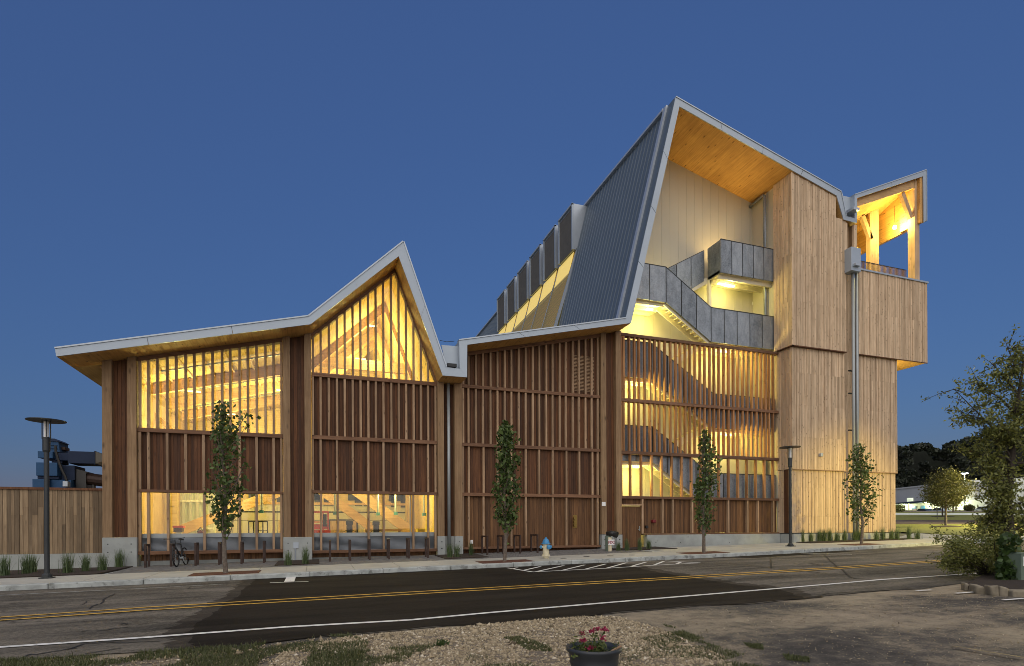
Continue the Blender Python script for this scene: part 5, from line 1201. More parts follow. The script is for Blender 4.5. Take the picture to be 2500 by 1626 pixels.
# ------------------------------------------------------------------ ornamental grasses
def tuft_proto(h, n, r_, seed, w_=.006):
    global rng; g = np.random.default_rng(seed); base = np.stack([g.normal(0, r_, n), g.normal(0, r_, n), np.zeros(n)], 1)
    rng = np.random.default_rng(seed); V, F, tn = blades(base, g.uniform(.55, 1.05, n) * h, g.uniform(.02, .3, n) * h, np.full(n, w_)); return V, F, tn
protos = []
def grass_at(x, y, sc_, label, grp, k):
    if len(protos) <= k % 3:
        V, F, tn = tuft_proto(.72, 150, .06, 40 + len(protos)); me = npmesh('ornamental_grass', V, F, tn, M['tuft']); protos.append(me); o = me
    else:
        o = protos[k % 3].copy(); COL.objects.link(o)
    o.location = (x, y, SW(x, y) + .02); o.rotation_euler = (0, 0, k * 1.7); o.scale = (sc_, sc_, sc_ * rnd.uniform(.85, 1.15)); tag(o, label, 'ornamental grass', grp)
gl = []
k = 0
nth = ['first', 'second', 'third', 'fourth', 'fifth', 'sixth', 'seventh', 'eighth', 'ninth', 'tenth', 'eleventh', 'twelfth', 'thirteenth', 'fourteenth', 'fifteenth', 'sixteenth', 'seventeenth', 'eighteenth']
for i, (px_, py_) in enumerate(((12, 1407), (65, 1402), (80, 1398), (165, 1400), (210, 1396), (250, 1394), (292, 1386))):
    q = swp(px_, py_); grass_at(q[0], q[1], 1.0, f'{nth[i]} grass clump from the left in the dark bed below the fence', 'grass clumps below the fence', k); k += 1
for i, (px_, py_, lab) in enumerate(((704, 1381, 'left of two grass clumps before the second concrete base'), (746, 1378, 'right of two grass clumps before the second concrete base'), (1098, 1362, 'grass clump below the valley downpipe, on its left'), (1116, 1361, 'grass clump below the valley downpipe, on its right'), (1150, 1357, 'low grass clump by the left end of the solid bay'), (1510, 1345, 'grass clump just right of the FDC sign'), (1530, 1345, 'grass clump at the left foot of the wooden door'), (1562, 1344, 'grass clump at the right foot of the wooden door'), (1584, 1341, 'grass clump before the left end of the long concrete base'))):
    q = swp(px_, py_); grass_at(q[0], q[1], .9 if i < 4 else .75, lab, 'grass clumps at the column bases', k); k += 1
for i, px_ in enumerate((1958, 1979, 2001, 2012, 2025, 2043, 2062, 2087, 2098, 2140, 2155, 2177, 2190, 2219, 2240)):
    q = swp(px_, 1324 - (px_ - 1958) * .026); grass_at(q[0], q[1], .95, f'{nth[i]} grass clump from the left along the foot of the pale tower', 'grass clumps along the tower', k); k += 1
for i, (px_, py_) in enumerate(((1376, 1363), (1432, 1358.5), (1490, 1357), (1543, 1355))):
    q = swp(px_, py_); b = MB(); b.lathe((q[0], q[1], SW(q[0], q[1])), [(.13, -.02), (.13, .008), (.1, .012)], 14)
    o = b.build('valve_cover', M['machine']); tag(o, f'small round valve cover in the pavement, {nth[i]} from the hydrant rightwards', 'valve cover', 'valve covers in the pavement')
# ------------------------------------------------------------------ beyond the tower: store, wood, lamp, trees, cars
def far(px, py):
    x, y = gz_hit(px, py); return x, y, GZ(x, y) + .07
def dist(p): return float(CAM[2] @ (np.array(p) - [0, 0, EYE]))
TS = 128.0
def W(px, py, t=TS): return depth(px, py, t)
sN = np.array(W(2330, 1240, TS)) - np.array(W(2200, 1240, TS + 18)); sN[2] = 0; sN /= np.linalg.norm(sN); sD = np.array([-sN[1], sN[0], 0])
S0 = np.array(W(2378, 1248, TS)); S0[2] = W(2378, 1252, TS)[2]
ST = thing('store_building', 'long pale flat roofed store with lit canopy beyond the lawn', 'building', tuple(S0))
def sbox(name, u0, u1, v0, v1, z0, z1, mat):
    p = [S0 + sN * u + sD * v for u, v in ((u0, v0), (u1, v0), (u1, v1), (u0, v1))]
    b = MB(); b.hexa([(q[0], q[1], S0[2] + z0) for q in p] + [(q[0], q[1], S0[2] + z1) for q in p]); return b.build(name, M[mat] if isinstance(mat, str) else mat, ST)
hS = (1252 - 1172) * TS / FPX
sbox('wall', -60, 0, .2, 12, -1, hS, 'storew'); sbox('wall', 0, 45, .6, 12, -1, hS * .93, 'storew'); sbox('roof_edge', -60, .1, .0, .19, hS - .25, hS + .1, 'storew')
zc_ = hS * .40
sbox('canopy', -60, -5.5, -3.2, .18, zc_, zc_ + .35, 'bluem2'); sbox('lit_wall', -60, 6, .08, .19, -.5, zc_ - .01, 'storel')
for u in (-26, -17.5, -9, -1.5): sbox('canopy_post', u, u + .3, -3.1, -2.8, -.6, zc_, 'white')
for u in (-22.5, -13.5, -7.2, 8): 
    sbox('window', u, u + 2.3, .1, .19, zc_ + .7, zc_ + 1.5, emit('store_window_glow', (.9, 1, .7), .5) if u == -22.5 else bpy.data.materials['store_window_glow'])
    for k in (.25, .5): sbox('window_bar', u, u + 2.3, .05, .09, zc_ + .65 + k, zc_ + .72 + k, 'storew')
sbox('wall_stripe', -12, 6, .04, .075, .9, 1.0, 'signw'); sbox('poster', -17.0, -15.6, -.1, .05, 1.4, 2.3, 'hyblue'); sbox('poster', -20.2, -18.9, -.1, .05, 1.4, 2.3, 'hyblue')
def on_store(u, v, z=0): q = S0 + sN * u + sD * v; return (q[0], q[1], S0[2] + z)
q = on_store(-17.5, -2.0)
CL = thing('drinks_cooler', 'red and white outdoor cooler under the store canopy', 'cooler', q)
p_ = [S0 + sN * u + sD * v for u, v in ((-20, -2.6), (-18.2, -2.6), (-18.2, -1.8), (-20, -1.8))]; MB().hexa([(a[0], a[1], S0[2] - .3) for a in p_] + [(a[0], a[1], S0[2] + 1.3) for a in p_]).build('left_cabinet', M['signw'], CL)
p_ = [S0 + sN * u + sD * v for u, v in ((-18.15, -2.6), (-16.2, -2.6), (-16.2, -1.8), (-18.15, -1.8))]; MB().hexa([(a[0], a[1], S0[2] - .3) for a in p_] + [(a[0], a[1], S0[2] + 1.3) for a in p_]).build('right_cabinet', M['redl'], CL)
for u in (-23, -13, -4): lamp('canopy_lamp', 'POINT', on_store(u, -1.6, zc_ - .5), 480, (.93, 1, .62), .2)
def parked_car(u, v, col, label, L_=4.4):
    q = on_store(u, v, -.25); t = thing('parked_car', label, 'car', q, 'cars parked at the store'); P = lambda a, w_, z: S0 + sN * (u + a) + sD * (v + w_) + np.array([0, 0, z - .25])
    prof = [(-2.2, .3), (2.2, .3), (2.25, .75), (1.5, .9), (.75, 1.38), (-.9, 1.42), (-1.75, .95), (-2.25, .85)]
    n = len(prof); b = MB(); v_ = [tuple(P(a, 0, z)) for a, z in prof] + [tuple(P(a, 1.7, z)) for a, z in prof]
    b.add(v_, [tuple(range(n)), tuple(range(2 * n - 1, n - 1, -1))] + [(i, i + n, (i + 1) % n + n, (i + 1) % n) for i in range(n)]); b.build('body', col, t, bevel=.05)
    for a0, a1 in ((-1.55, -.15), (-.05, 1.1)):
        b = MB(); b.add([tuple(P(a0, -.02, .95)), tuple(P(a1, -.02, .95)), tuple(P(min(a1, .72), -.02, 1.3)), tuple(P(max(a0, -.95), -.02, 1.33))], [(0, 1, 2, 3)]); b.build('side_window', M['machine'], t)
    for a in (-1.4, 1.4): MB().tube([P(a, -.03, .32), P(a, .2, .32)], .32, 14).build('wheel', M['rubber'], t)
parked_car(-4, -9, M['bluem2'], 'dark saloon car behind the lawn tree, before the store'); parked_car(-.2, -8, M['trim'], 'pale grey car just right of the dark saloon car'); parked_car(8.5, -5, M['alu'], 'silver car half hidden by the big tree near the store'); parked_car(-18.5, -7.5, M['signw'], 'small white car low beneath the red cooler')
# parking lamp
x, y, z = far(2355, 1247); tt = dist((x, y, z)); Hp = (1247 - 1155) * tt / FPX
PL = thing('parking_lamp', 'lit twin headed parking lamp on a tall grey pole', 'street lamp', (x, y, z))
MB().tube([(x, y, z), (x, y, z + Hp)], .09, 8).build('pole', M['trim'], PL)
wl = emit('parking_lamp_glow', (1, 1, .86), 40)
for k in (-1, 1):
    q = np.array([x, y, z + Hp]) + sN * .55 * k; a = np.array([x, y, z + Hp - .05]); MB().tube([a, q], .05, 6).build('arm', M['trim'], PL)
    MB().box(q[0] - .3, q[0] + .3, q[1] - .2, q[1] + .2, q[2] - .08, q[2] + .1).build('lamp_head', M['trim'], PL); MB().box(q[0] - .25, q[0] + .25, q[1] - .24, q[1] + .17, q[2] - .12, q[2] - .081).build('lamp_lens', wl, PL)
    lamp('parking_light', 'POINT', (q[0], q[1], q[2] - .35), 700, (1, 1, .8), .2)
# lamp at the corner, its pole hidden by the big tree; it washes the tower foot and the lawn
x, y = 61.0, 28.5; z = GZ(x, y) + .07
CLp = thing('parking_lamp', 'tall corner lamp beyond the big tree, past the right edge', 'street lamp', (x, y, z))
MB().tube([(x, y, z), (x, y, z + 6.2)], .08, 8).build('pole', M['pole'], CLp); MB().box(x - .5, x + .1, y - .15, y + .15, z + 6.15, z + 6.3).build('lamp_head', M['pole'], CLp); MB().box(x - .48, x + .0, y - .12, y + .12, z + 6.12, z + 6.149).build('lamp_lens', emit('corner_lamp_glow', (1, .85, .4), 12), CLp)
lamp('corner_lawn_light', 'SPOT', (x - .25, y + .1, z + 6.05), 11500, (1, .86, .34), .25, (x - 9, y + 6, z - 1), 150, .5)
# floodlight pole across the street, just outside the view, that washes the foot of the tower
x, y = 31.5, 7.6; z = RD(x, y); FLp = thing('flood_lamp', 'floodlight pole across the street beyond the big tree', 'street lamp', (x, y, z))
MB().tube([(x, y, z), (x, y, z + 6.6)], .08, 8).build('pole', M['pole'], FLp); MB().box(x - .3, x + .15, y - .1, y + .35, z + 6.5, z + 6.75).build('lamp_head', M['pole'], FLp)
lamp('flood_light', 'SPOT', (x - .1, y + .5, z + 6.55), 4600, (1, .76, .12), .3, (28.6, 23.85, 1.9), 44, 1.0)
# trees on the lawn
def round_tree(px, py, top, halfw, name, label, mat, nleaf, leaf, crown_lo, seed, barkm='bark'):
    global rng; rng = np.random.default_rng(seed); x, y, z = far(px, py); tt = dist((x, y, z)); m = tt / FPX; H = (py - top) * m
    t = thing(name, label, 'tree', (x, y, z)); b = MB(); b.tube([(x, y, z - .1), (x + .02, y, z + H * .4), (x, y, z + H * .85)], [.11 * H / 5, .08 * H / 5, .02], 8)
    rr = random.Random(seed); cl = []
    for k in range(40):
        a = k * 2.4; f = crown_lo + (1 - crown_lo) * ((k + .5) / 40); rad = halfw * m * math.sin(math.pi * min(1, max(.08, (1 - (f - crown_lo) / (1 - crown_lo)) ** .8 * .78))) * rr.uniform(.6, 1.02)
        e = Vector((x + math.cos(a) * rad, y + math.sin(a) * rad, z + f * H)); s0 = Vector((x, y, z + max(crown_lo * .8, f - .16) * H)); b.tube([s0, s0.lerp(e, .6) + Vector((0, 0, .02)), e], [.03, .02, .006], 4, cap=False); cl += [np.array(s0.lerp(e, u)) for u in (.55, .75, .95, 1.0)]
    b.build('trunk', M[barkm], t); cl = np.array(cl); P = cl[rng.integers(0, len(cl), nleaf)] + rng.normal(size=(nleaf, 3)) * .055 * H * np.array([1, 1, .8])
    V, F, tn = leaves(P, leaf, aspect=.6); npmesh('crown', V, F, tn, M[mat], t); return x, y, z
x, y, z = round_tree(2309, 1287, 1150, 52, 'lawn_tree', 'round golden green tree in a mulch ring on the lawn', 'lawnleaf', 6000, .16, .40, 31)
MB().lathe((x, y, z), [(1.35, -.02), (1.0, .1), (.2, .16)], 24).build('mulch_ring', M['mulch'], kind='stuff')
x, y, z = round_tree(2301, 1262, 1176, 44, 'lawn_tree', 'darker spreading tree behind the round golden lawn tree, on its left', 'darkleaf', 3000, .24, .42, 33, 'barkd'); MB().lathe((x, y, z), [(1.6, -.02), (1.2, .1), (.2, .14)], 20).build('mulch_ring', M['mulch'], kind='stuff')
round_tree(2327, 1252, 1168, 36, 'lawn_tree', 'bright green tree showing to the right of the golden lawn tree', 'lawnleaf', 2600, .28, .42, 35)
def shrub(px, py, top, halfw, label, seed, mat='darkleaf'):
    global rng; rng = np.random.default_rng(seed); x, y, z = far(px, py); m = dist((x, y, z)) / FPX; h = (py - top) * m; n = 1500
    d = rng.normal(size=(n, 3)); d /= np.linalg.norm(d, axis=1)[:, None]; P = d * (rng.random(n) ** .35)[:, None] * np.array([halfw * m, halfw * m, h * .55]) + np.array([x, y, z + h * .5]); V, F, tn = leaves(P, .22, aspect=.6)
    tag(npmesh('shrub', V, F, tn, M[mat]), label, 'shrub', 'clipped shrubs by the store')
shrub(2196, 1250, 1231, 14, 'dark round shrub at the tower edge before the store', 51); shrub(2366, 1248, 1232, 12, 'round shrub at the foot of the twin headed lamp', 52, 'lawnleaf')
MB().tube([tuple(np.array(far(2288, 1268))), tuple(np.array(far(2288, 1268)) + [0, 0, 3.2])], .05, 6).build('lane_post', M['pole'])
tag(bpy.data.objects['lane_post'], 'thin dark post on the grass left of the golden lawn tree', 'post')
# wooded hill
rng = np.random.default_rng(77)
prof = [(2120, 1100), (2165, 1088), (2192, 1086), (2215, 1090), (2232, 1080), (2265, 1080), (2284, 1097), (2300, 1100), (2310, 1085), (2345, 1073), (2400, 1060), (2450, 1050), (2560, 1030)]
Pl = []; tone = []
for k in range(300):
    px = rng.uniform(2110, 2570); top = np.interp(px, [p[0] for p in prof], [p[1] for p in prof]) + abs(rng.normal(0, 6)); t = rng.uniform(155, 200); m = t / FPX
    py = rng.uniform(top + 7, 1235) if k > 90 else top + rng.uniform(5, 10); c0 = depth(px, py, t); rad = rng.uniform(6, 13) * m; n = 260
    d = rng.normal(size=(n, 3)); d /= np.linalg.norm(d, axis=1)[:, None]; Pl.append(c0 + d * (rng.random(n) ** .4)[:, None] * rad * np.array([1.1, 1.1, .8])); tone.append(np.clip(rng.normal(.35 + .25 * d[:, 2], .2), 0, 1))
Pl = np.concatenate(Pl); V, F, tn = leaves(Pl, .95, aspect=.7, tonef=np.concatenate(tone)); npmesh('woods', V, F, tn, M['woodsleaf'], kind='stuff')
b = MB(); pr = [depth(px, np.interp(px, [p[0] for p in prof], [p[1] for p in prof]) + 12, 202) for px in np.linspace(2080, 2600, 16)]
for a, c_ in zip(pr, pr[1:]):
    e = np.array([a[0] * .15, 40, 0]); b.add([(a[0], a[1], -4), (c_[0], c_[1], -4), tuple(c_), tuple(a), (a[0] * 1.4, a[1] * 1.4, a[2] * .9), (c_[0] * 1.4, c_[1] * 1.4, c_[2] * .9)], [(0, 1, 2, 3), (3, 2, 5, 4)])
b.build('wooded_hill', plain('hill_understorey', (.012, .016, .009), 1, 0, .4, .2), kind='structure')
# ------------------------------------------------------------------ big tree, bush, vine, utility post, stone edging on the right
TB = 15.2
def BT(px, py, t=TB): return np.array(depth(px, py, t))
base = BT(2462, 1428); base[2] = RD(base[0], base[1]) + .02
BTt = thing('big_tree', 'big dark leafy tree filling the right edge of the view', 'tree', tuple(base))
rng = np.random.default_rng(90); rr = random.Random(90)
b = MB(); tr = [base + [0, 0, -.1], BT(2466, 1330), BT(2460, 1230), BT(2470, 1120), BT(2482, 1000), BT(2500, 880)]; b.tube(tr, [.15, .12, .10, .08, .055, .02], 9)
cl = []; 
def limb(p, q, spread, n):
    p, q = BT(*p), BT(q[0] + 24, q[1]); mid = (p + q) / 2 + rng.normal(size=3) * .12; dy = rng.uniform(-1, 1) * spread; q = q + np.array([_s, _c, 0]) * dy; b.tube([p, mid, q], [.032, .02, .006], 5, cap=False)
    for k in range(n):
        u = rng.uniform(.25, 1.02); s0 = p + (q - p) * u; e = s0 + rng.normal(size=3) * .24; b.tube([s0, (s0 + e) / 2 + [0, 0, .03], e], [.011, .007, .003], 4, cap=False)
        for v in np.linspace(.3, 1.05, 7): cl.append(s0 + (e - s0) * v)
for p, q, sp_, n in (((2470, 1120), (2300, 950), .3, 20), ((2470, 1090), (2345, 1000), .4, 26), ((2480, 1010), (2370, 940), .5, 26), ((2485, 980), (2430, 850), .4, 24), ((2485, 960), (2400, 890), .4, 20), ((2500, 900), (2490, 850), .4, 16), ((2500, 900), (2550, 820), .5, 20), ((2490, 960), (2560, 920), .6, 24),
    ((2475, 1060), (2390, 1040), .6, 26), ((2470, 1100), (2420, 1060), .8, 26), ((2475, 1050), (2540, 1030), .8, 30), ((2470, 1130), (2390, 1100), .7, 30), ((2470, 1130), (2540, 1110), .8, 26), ((2465, 1180), (2420, 1150), .6, 20), ((2462, 1210), (2380, 1180), .4, 18),
    ((2462, 1240), (2385, 1190), .4, 20), ((2462, 1250), (2400, 1230), .6, 26), ((2462, 1240), (2530, 1200), .7, 28), ((2462, 1290), (2430, 1250), .7, 22), ((2462, 1300), (2400, 1270), .6, 24), ((2462, 1300), (2530, 1270), .8, 26), ((2465, 1190), (2392, 1215), .3, 22), ((2465, 1150), (2375, 1135), .3, 24), ((2462, 1280), (2375, 1300), .3, 22), ((2475, 1040), (2450, 980), .8, 24), ((2478, 1020), (2520, 960), .8, 26)): limb(p, q, sp_, n)
b.build('trunk', M['barkd'], BTt); cl = np.array(cl); P = cl[rng.integers(0, len(cl), 14000)] + rng.normal(size=(14000, 3)) * .055
V, F, tn = leaves(P, .105, droop=.4, aspect=.42); npmesh('crown', V, F, tn, M['darkleaf'], BTt)
# bush at its foot
base = BT(2430, 1430, 14.6); base[2] = RD(base[0], base[1])
BU = thing('bush', 'spreading dark bush of small leaves at the foot of the big tree', 'bush', tuple(base)); b = MB(); cl = []
for k in range(46):
    tgt = BT(rng.uniform(2268, 2510), rng.uniform(1290, 1405), 14.6 + rng.uniform(-.9, .9)); px_ = (tgt - base); tgt[2] = max(tgt[2], base[2] + .25); mid = (base + tgt) / 2 + np.array([0, 0, .18]); b.tube([base + rng.normal(size=3) * [.1, .1, 0], mid, tgt], [.018, .011, .003], 4, cap=False)
    for j in range(9):
        u = rng.uniform(.4, 1.0); s0 = base + (tgt - base) * u + np.array([0, 0, .18 * (1 - abs(2 * u - 1))]); e = s0 + rng.normal(size=3) * .17
        for v in np.linspace(.1, 1, 5): cl.append(s0 + (e - s0) * v)
b.build('stems', M['barkd'], BU); cl = np.array(cl); P = cl[rng.integers(0, len(cl), 8500)] + rng.normal(size=(8500, 3)) * .04; P[:, 2] = np.maximum(P[:, 2], base[2] + .08)
V, F, tn = leaves(P, .075, droop=.2, aspect=.45); npmesh('foliage', V, F, tn, M['darkleaf'], BU)
# vine with broad bright leaves
vb = BT(2472, 1433, 13.6); vb[2] = RD(vb[0], vb[1]); n = 620
P = np.stack([BT(rng.uniform(2436, 2492) + (0), py, 13.6 + rng.uniform(-.25, .25)) for py in np.concatenate([rng.uniform(1372, 1432, 440), rng.uniform(1300, 1372, 180)])]); P[:, 0] += rng.normal(0, .05, n); P[:, 2] = np.maximum(P[:, 2], vb[2] + .06)
V, F, tn = leaves(P, .13, droop=.8, aspect=.9); VN = npmesh('vine', V, F, tn, M['vine'], kind='thing'); tag(VN, 'bright green broad leaved vine climbing beside the utility post', 'vine')
# utility post with plaque
ub_ = BT(2497, 1432, 13.3); ub_[2] = RD(ub_[0], ub_[1]); x, y, z = ub_; ztop = float(BT(2497, 1352, 13.3)[2])
UP = thing('utility_post', 'grey green utility post with a white house number plaque', 'utility post', (x + .13, y + .13, z))
MB().box(x - .04, x + .34, y, y + .3, z - .05, ztop).build('post', M['util'], UP, bevel=.012); MB().prism([(x - .05, ztop), (x + .35, ztop), (x + .3, ztop + .03), (x, ztop + .03)], y - .01, y + .31).build('cap', M['util'], UP)
fz1, fz0 = float(BT(2497, 1359, 13.3)[2]), float(BT(2497, 1382, 13.3)[2])
PQ = MB().box(x + .005, x + .125, y - .012, y - .002, fz0, fz1).build('plaque', M['signw'], UP)
for k, ch in enumerate('534'): text(ch, (x + .05, y - .016, fz1 - .055 - k * .068), .078, 'black', PQ, bold=.002)
# stone edging
for i, (px0, px1, pyb, pyt, lab) in enumerate(((2352, 2367, 1441, 1423, 'narrow upright stone block at the left end of the edging'), (2369, 2381, 1444, 1427, 'small tilted stone block, second from the left end of the edging'), (2382, 2409, 1449, 1430, 'squat stone block with a slanting top, third from the left in the edging'), (2418, 2440, 1453, 1429, 'left one of two touching stone blocks below the bush'), (2440, 2461, 1454, 1432, 'right one of two touching stone blocks below the bush'), (2471, 2520, 1456, 1440, 'long pale stone block in front of the vine'))):
    q0, q1 = rdp(px0, pyb), rdp(px1, pyb + .5); dvec = Vector(q1 - q0); Ls = dvec.length; m = dist(q0) / FPX; h = (pyb - pyt) * m; yv = Vector((-dvec.y, dvec.x, 0)).normalized() * .28; o0, o1 = Vector(q0), Vector(q1)
    j = lambda s_=.03: Vector((rnd.uniform(-s_, s_), rnd.uniform(-s_, s_), rnd.uniform(-s_, s_)))
    o = MB().hexa([o0 + j() - Vector((0, 0, .05)), o1 + j() - Vector((0, 0, .05)), o1 + yv + j() - Vector((0, 0, .05)), o0 + yv + j() - Vector((0, 0, .05)), o0 + Vector((0, 0, h)) + j(), o1 + Vector((0, 0, h * rnd.uniform(.7, 1))) + j(), o1 + yv + Vector((0, 0, h * .85)) + j(), o0 + yv + Vector((0, 0, h)) + j()]).build('stone_block', M['stone'], bevel=.035); tag(o, lab, 'stone block', 'stone blocks edging the bed')
poly = [tuple(rdp(*p)[:2]) for p in ((2352, 1440), (2420, 1448), (2530, 1452), (2620, 1440), (2560, 1405), (2400, 1412))]
MB().zprism(poly, RD, -.1, .1).build('planting_soil', M['mulch'], kind='stuff')
# ------------------------------------------------------------------ foreground: gravel, weeds, flower pot
def inpoly(P, poly):
    x, y = P[:, 0], P[:, 1]; r_ = np.zeros(len(P), bool); n = len(poly)
    for i in range(n):
        (x0, y0), (x1, y1) = poly[i], poly[(i + 1) % n]; c_ = ((y0 > y) != (y1 > y)) & (x < (x1 - x0) * (y - y0) / (y1 - y0 + 1e-12) + x0); r_ ^= c_
    return r_
def scatter(polypx, n, zf=RD):
    poly = [tuple(rdp(*p)[:2]) for p in polypx]; a = np.array(poly); lo, hi = a.min(0), a.max(0); out = []
    while sum(map(len, out)) < n:
        P = rng.uniform(lo, hi, (n * 2, 2)); out.append(P[inpoly(P, poly)])
    P = np.concatenate(out)[:n]; return P
rng = np.random.default_rng(5)
from mathutils import noise as mn
def stones(P, s, name):
    n = len(P); dirs = np.array([(1, 0, 0), (0, 1, 0), (-1, 0, 0), (0, -1, 0), (0, 0, 1), (.0, 0, -1)], float)
    sz = (s * np.clip(rng.lognormal(0, .38, n), .4, 2.0))[:, None, None]; sc3 = rng.uniform(.5, 1.25, (n, 6, 1)); a = rng.uniform(0, 6.28, n); ca, sa = np.cos(a), np.sin(a)
    v = dirs[None] * sc3 + rng.normal(0, .22, (n, 6, 3)); x = v[..., 0] * ca[:, None] - v[..., 1] * sa[:, None]; y = v[..., 0] * sa[:, None] + v[..., 1] * ca[:, None]
    V = np.stack([x, y, v[..., 2] * .75], -1) * sz * .5; z = np.array([RD(*p) for p in P]); V += np.stack([P[:, 0], P[:, 1], z + sz[:, 0, 0] * .08], 1)[:, None]
    f = np.array([(0, 1, 4), (1, 2, 4), (2, 3, 4), (3, 0, 4), (1, 0, 5), (2, 1, 5), (3, 2, 5), (0, 3, 5)]); F = (np.arange(n)[:, None, None] * 6 + f[None]).reshape(-1, 3)
    tn = np.repeat(np.clip(rng.normal(.5, .22, n), 0, 1), 8); return npmesh(name, V.reshape(-1, 3), F, tn, M['gravel'], kind='stuff')
GP = [(640, 1640), (700, 1585), (860, 1553), (960, 1545), (1080, 1535), (1250, 1519), (1400, 1507), (1500, 1504), (1560, 1520), (1640, 1545), (1700, 1575), (1780, 1610), (1800, 1640), (1800, 1760), (600, 1760)]
P1 = scatter(GP, 38000)
wgt = np.array([mn.noise(Vector((p[0] * .9, p[1] * 1.2, 3))) for p in P1]); P1 = P1[(wgt > -.28) | (rng.random(len(P1)) < .35)]
stones(P1, .036, 'gravel')
P2_ = scatter([(0, 1640), (200, 1610), (560, 1585), (800, 1555), (900, 1560), (800, 1640), (700, 1740), (0, 1740)], 2600); stones(P2_, .03, 'gravel')
PR = np.concatenate([scatter([(560, 1588), (860, 1555), (1250, 1520), (1480, 1505), (1490, 1512), (1250, 1530), (860, 1568), (570, 1600)], 70), scatter(GP, 60)]); stones(PR, .085, 'loose_rocks')
P3 = scatter([(1600, 1500), (1900, 1475), (2350, 1440), (2560, 1470), (2560, 1640), (1800, 1700)], 2200); stones(P3, .016, 'gravel')
b = MB(); pg = [tuple(rdp(*p)[:2]) for p in GP]; 
b.sheet(pg, RD, .004); b.build('gravel_bed', plain('gravel_sand', (.16, .13, .095), 1, 0, .35, 14, .5), kind='structure')
def weeds(polypx, n, h, name, thr=None, hv=.5):
    P = scatter(polypx, n)
    if thr is not None:
        g = np.array([mn.noise(Vector((p[0] * 1.1, p[1] * 1.4, 9))) for p in P]); P = P[g > thr]
    z = np.array([RD(*p) for p in P]); base = np.column_stack([P, z]); k = len(P); hh = h * rng.uniform(hv, 1.2, k) * (1 + 1.6 * (rng.random(k) > .985))
    V, F, tn = blades(base, hh, hh * rng.uniform(.2, .9, k), np.full(k, .0035)); return V, F, tn
parts_ = [weeds([(-40, 1640), (-40, 1612), (150, 1606), (330, 1594), (480, 1583), (600, 1577), (700, 1560), (850, 1550), (900, 1570), (870, 1640), (800, 1760), (-40, 1760)], 42000, .05, 'g', -.12),
          weeds([(760, 1600), (900, 1590), (1080, 1575), (1010, 1600), (950, 1640), (900, 1760), (700, 1760)], 9000, .06, 'g', -.1), weeds([(1230, 1558), (1270, 1556), (1340, 1580), (1350, 1592), (1290, 1590)], 2600, .04, 'g'), weeds([(1180, 1625), (1300, 1622), (1320, 1660), (1180, 1660)], 1500, .04, 'g'),
          weeds([(1500, 1507), (1560, 1512), (1640, 1530), (1720, 1560), (1700, 1562), (1600, 1540), (1510, 1520)], 3600, .035, 'g', -.2), weeds([(1560, 1560), (1660, 1545), (1740, 1575), (1850, 1610), (1950, 1640), (1950, 1700), (1750, 1680), (1640, 1600)], 8000, .035, 'g', -.1), weeds([(1815, 1570), (1860, 1575), (1865, 1587), (1830, 1582)], 600, .03, 'g'), weeds([(1910, 1598), (1975, 1606), (1978, 1618), (1920, 1612)], 700, .03, 'g'), weeds([(1080, 1640), (1150, 1590), (1190, 1590), (1200, 1660)], 700, .03, 'g', 0),
          weeds([(1480, 1590), (1620, 1570), (1680, 1620), (1640, 1660), (1500, 1650)], 2200, .03, 'g', .05)]
o_ = 0; VV = []; FF = []; TT = []
for V, F, tn in parts_: VV.append(V); FF.append(F + o_); TT.append(tn); o_ += len(V)
npmesh('grass', np.concatenate(VV), np.concatenate(FF), np.concatenate(TT), M['grassb'], kind='stuff')
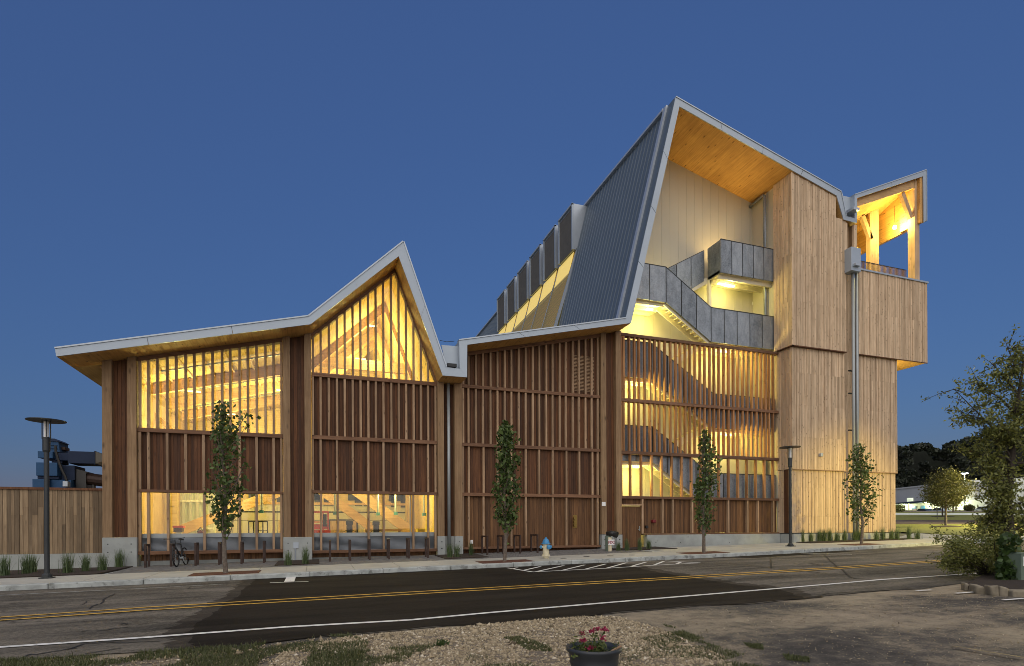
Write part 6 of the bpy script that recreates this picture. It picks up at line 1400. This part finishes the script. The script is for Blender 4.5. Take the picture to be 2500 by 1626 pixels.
# lawn blades near the bend of the side street give the verge a nap
# flower pot
pc = depth(1450, 1578, 5.65); px_, py_, pz = pc; gz0 = RD(px_, py_); hp = pz - gz0
PT = thing('flower_pot', 'round dark grey plastic flower pot standing on the gravel', 'flower pot', (px_, py_, gz0))
rP = .278
MB().lathe((px_, py_, gz0), [(.19, 0), (.2, .02), (.235, hp * .62), (.245, hp * .66), (.24, hp * .70), (.25, hp * .86), (rP, hp * .93), (rP + .004, hp), (rP - .02, hp + .002), (rP - .035, hp * .9), (rP - .045, hp * .8), (.02, hp * .78)], 40).build('pot', M['pot'], PT, smooth=True)
MB().lathe((px_, py_, gz0), [(rP - .04, hp * .80), (rP - .05, hp * .815), (.02, hp * .83)], 30).build('soil', plain('pot_soil', (.03, .026, .022), 1, 0, .5, 60, .8), PT)
sa = depth(1493, 1590, 5.55); sb_ = depth(1516, 1577, 5.6); o = MB().bar(sa, sb_, .022, .016).build('wood_stick', M['fin']); tag(o, 'small pale wood stick lying in the flower pot rim', 'stick')
fl = thing('flowering_plant', 'low flowering plant with crimson pink blossoms growing in the pot', 'plant', (px_, py_, gz0 + hp * .82)); b = MB(); cl = []
heads = [(1419, 1546, 5.6), (1443, 1540, 5.55), (1457, 1536, 5.62), (1478, 1536, 5.6), (1423, 1563, 5.5), (1470, 1558, 5.45), (1441, 1581, 5.42)]
for k in range(60):
    s0 = np.array([px_ + rng.normal(0, .05) - .02, py_ + rng.normal(0, .05), gz0 + hp * .8]); e = s0 + np.array([rng.normal(0, .09), rng.normal(0, .09), rng.uniform(.03, .15)])
    if k < 7: e = np.array(depth(*heads[k]))
    b.tube([s0, (s0 + e) / 2 + [0, 0, .01], e], [.004, .003, .002], 4, cap=False)
    for u in np.linspace(.3, .95, 10): cl.append(s0 + (e - s0) * u)
b.build('stems', M['vine'], fl); cl = np.array(cl); P = cl[rng.integers(0, len(cl), 620)] + rng.normal(size=(620, 3)) * .014; V, F, tn = leaves(P, .05, droop=-.1, aspect=.38); npmesh('leaves', V, F, tn, leafmat('pot_leaves', (.04, .07, .012), (.15, .17, .04)), fl)
for hd_ in heads:
    c0 = np.array(depth(*hd_)); P = c0 + rng.normal(size=(34, 3)) * np.array([.014, .014, .009]); V, F, tn = leaves(P, .024, droop=-1, aspect=.9); npmesh('blossom', V, F, tn, M['flower'], fl)
# weed rosette in the gravel
q = rdp(1080, 1577); P = np.array([q]) + rng.normal(size=(60, 3)) * [.05, .05, .02] + [0, 0, .04]; V, F, tn = leaves(P, .075, droop=-.6, aspect=.35); npmesh('weeds', V, F, tn, M['vine'], kind='stuff')
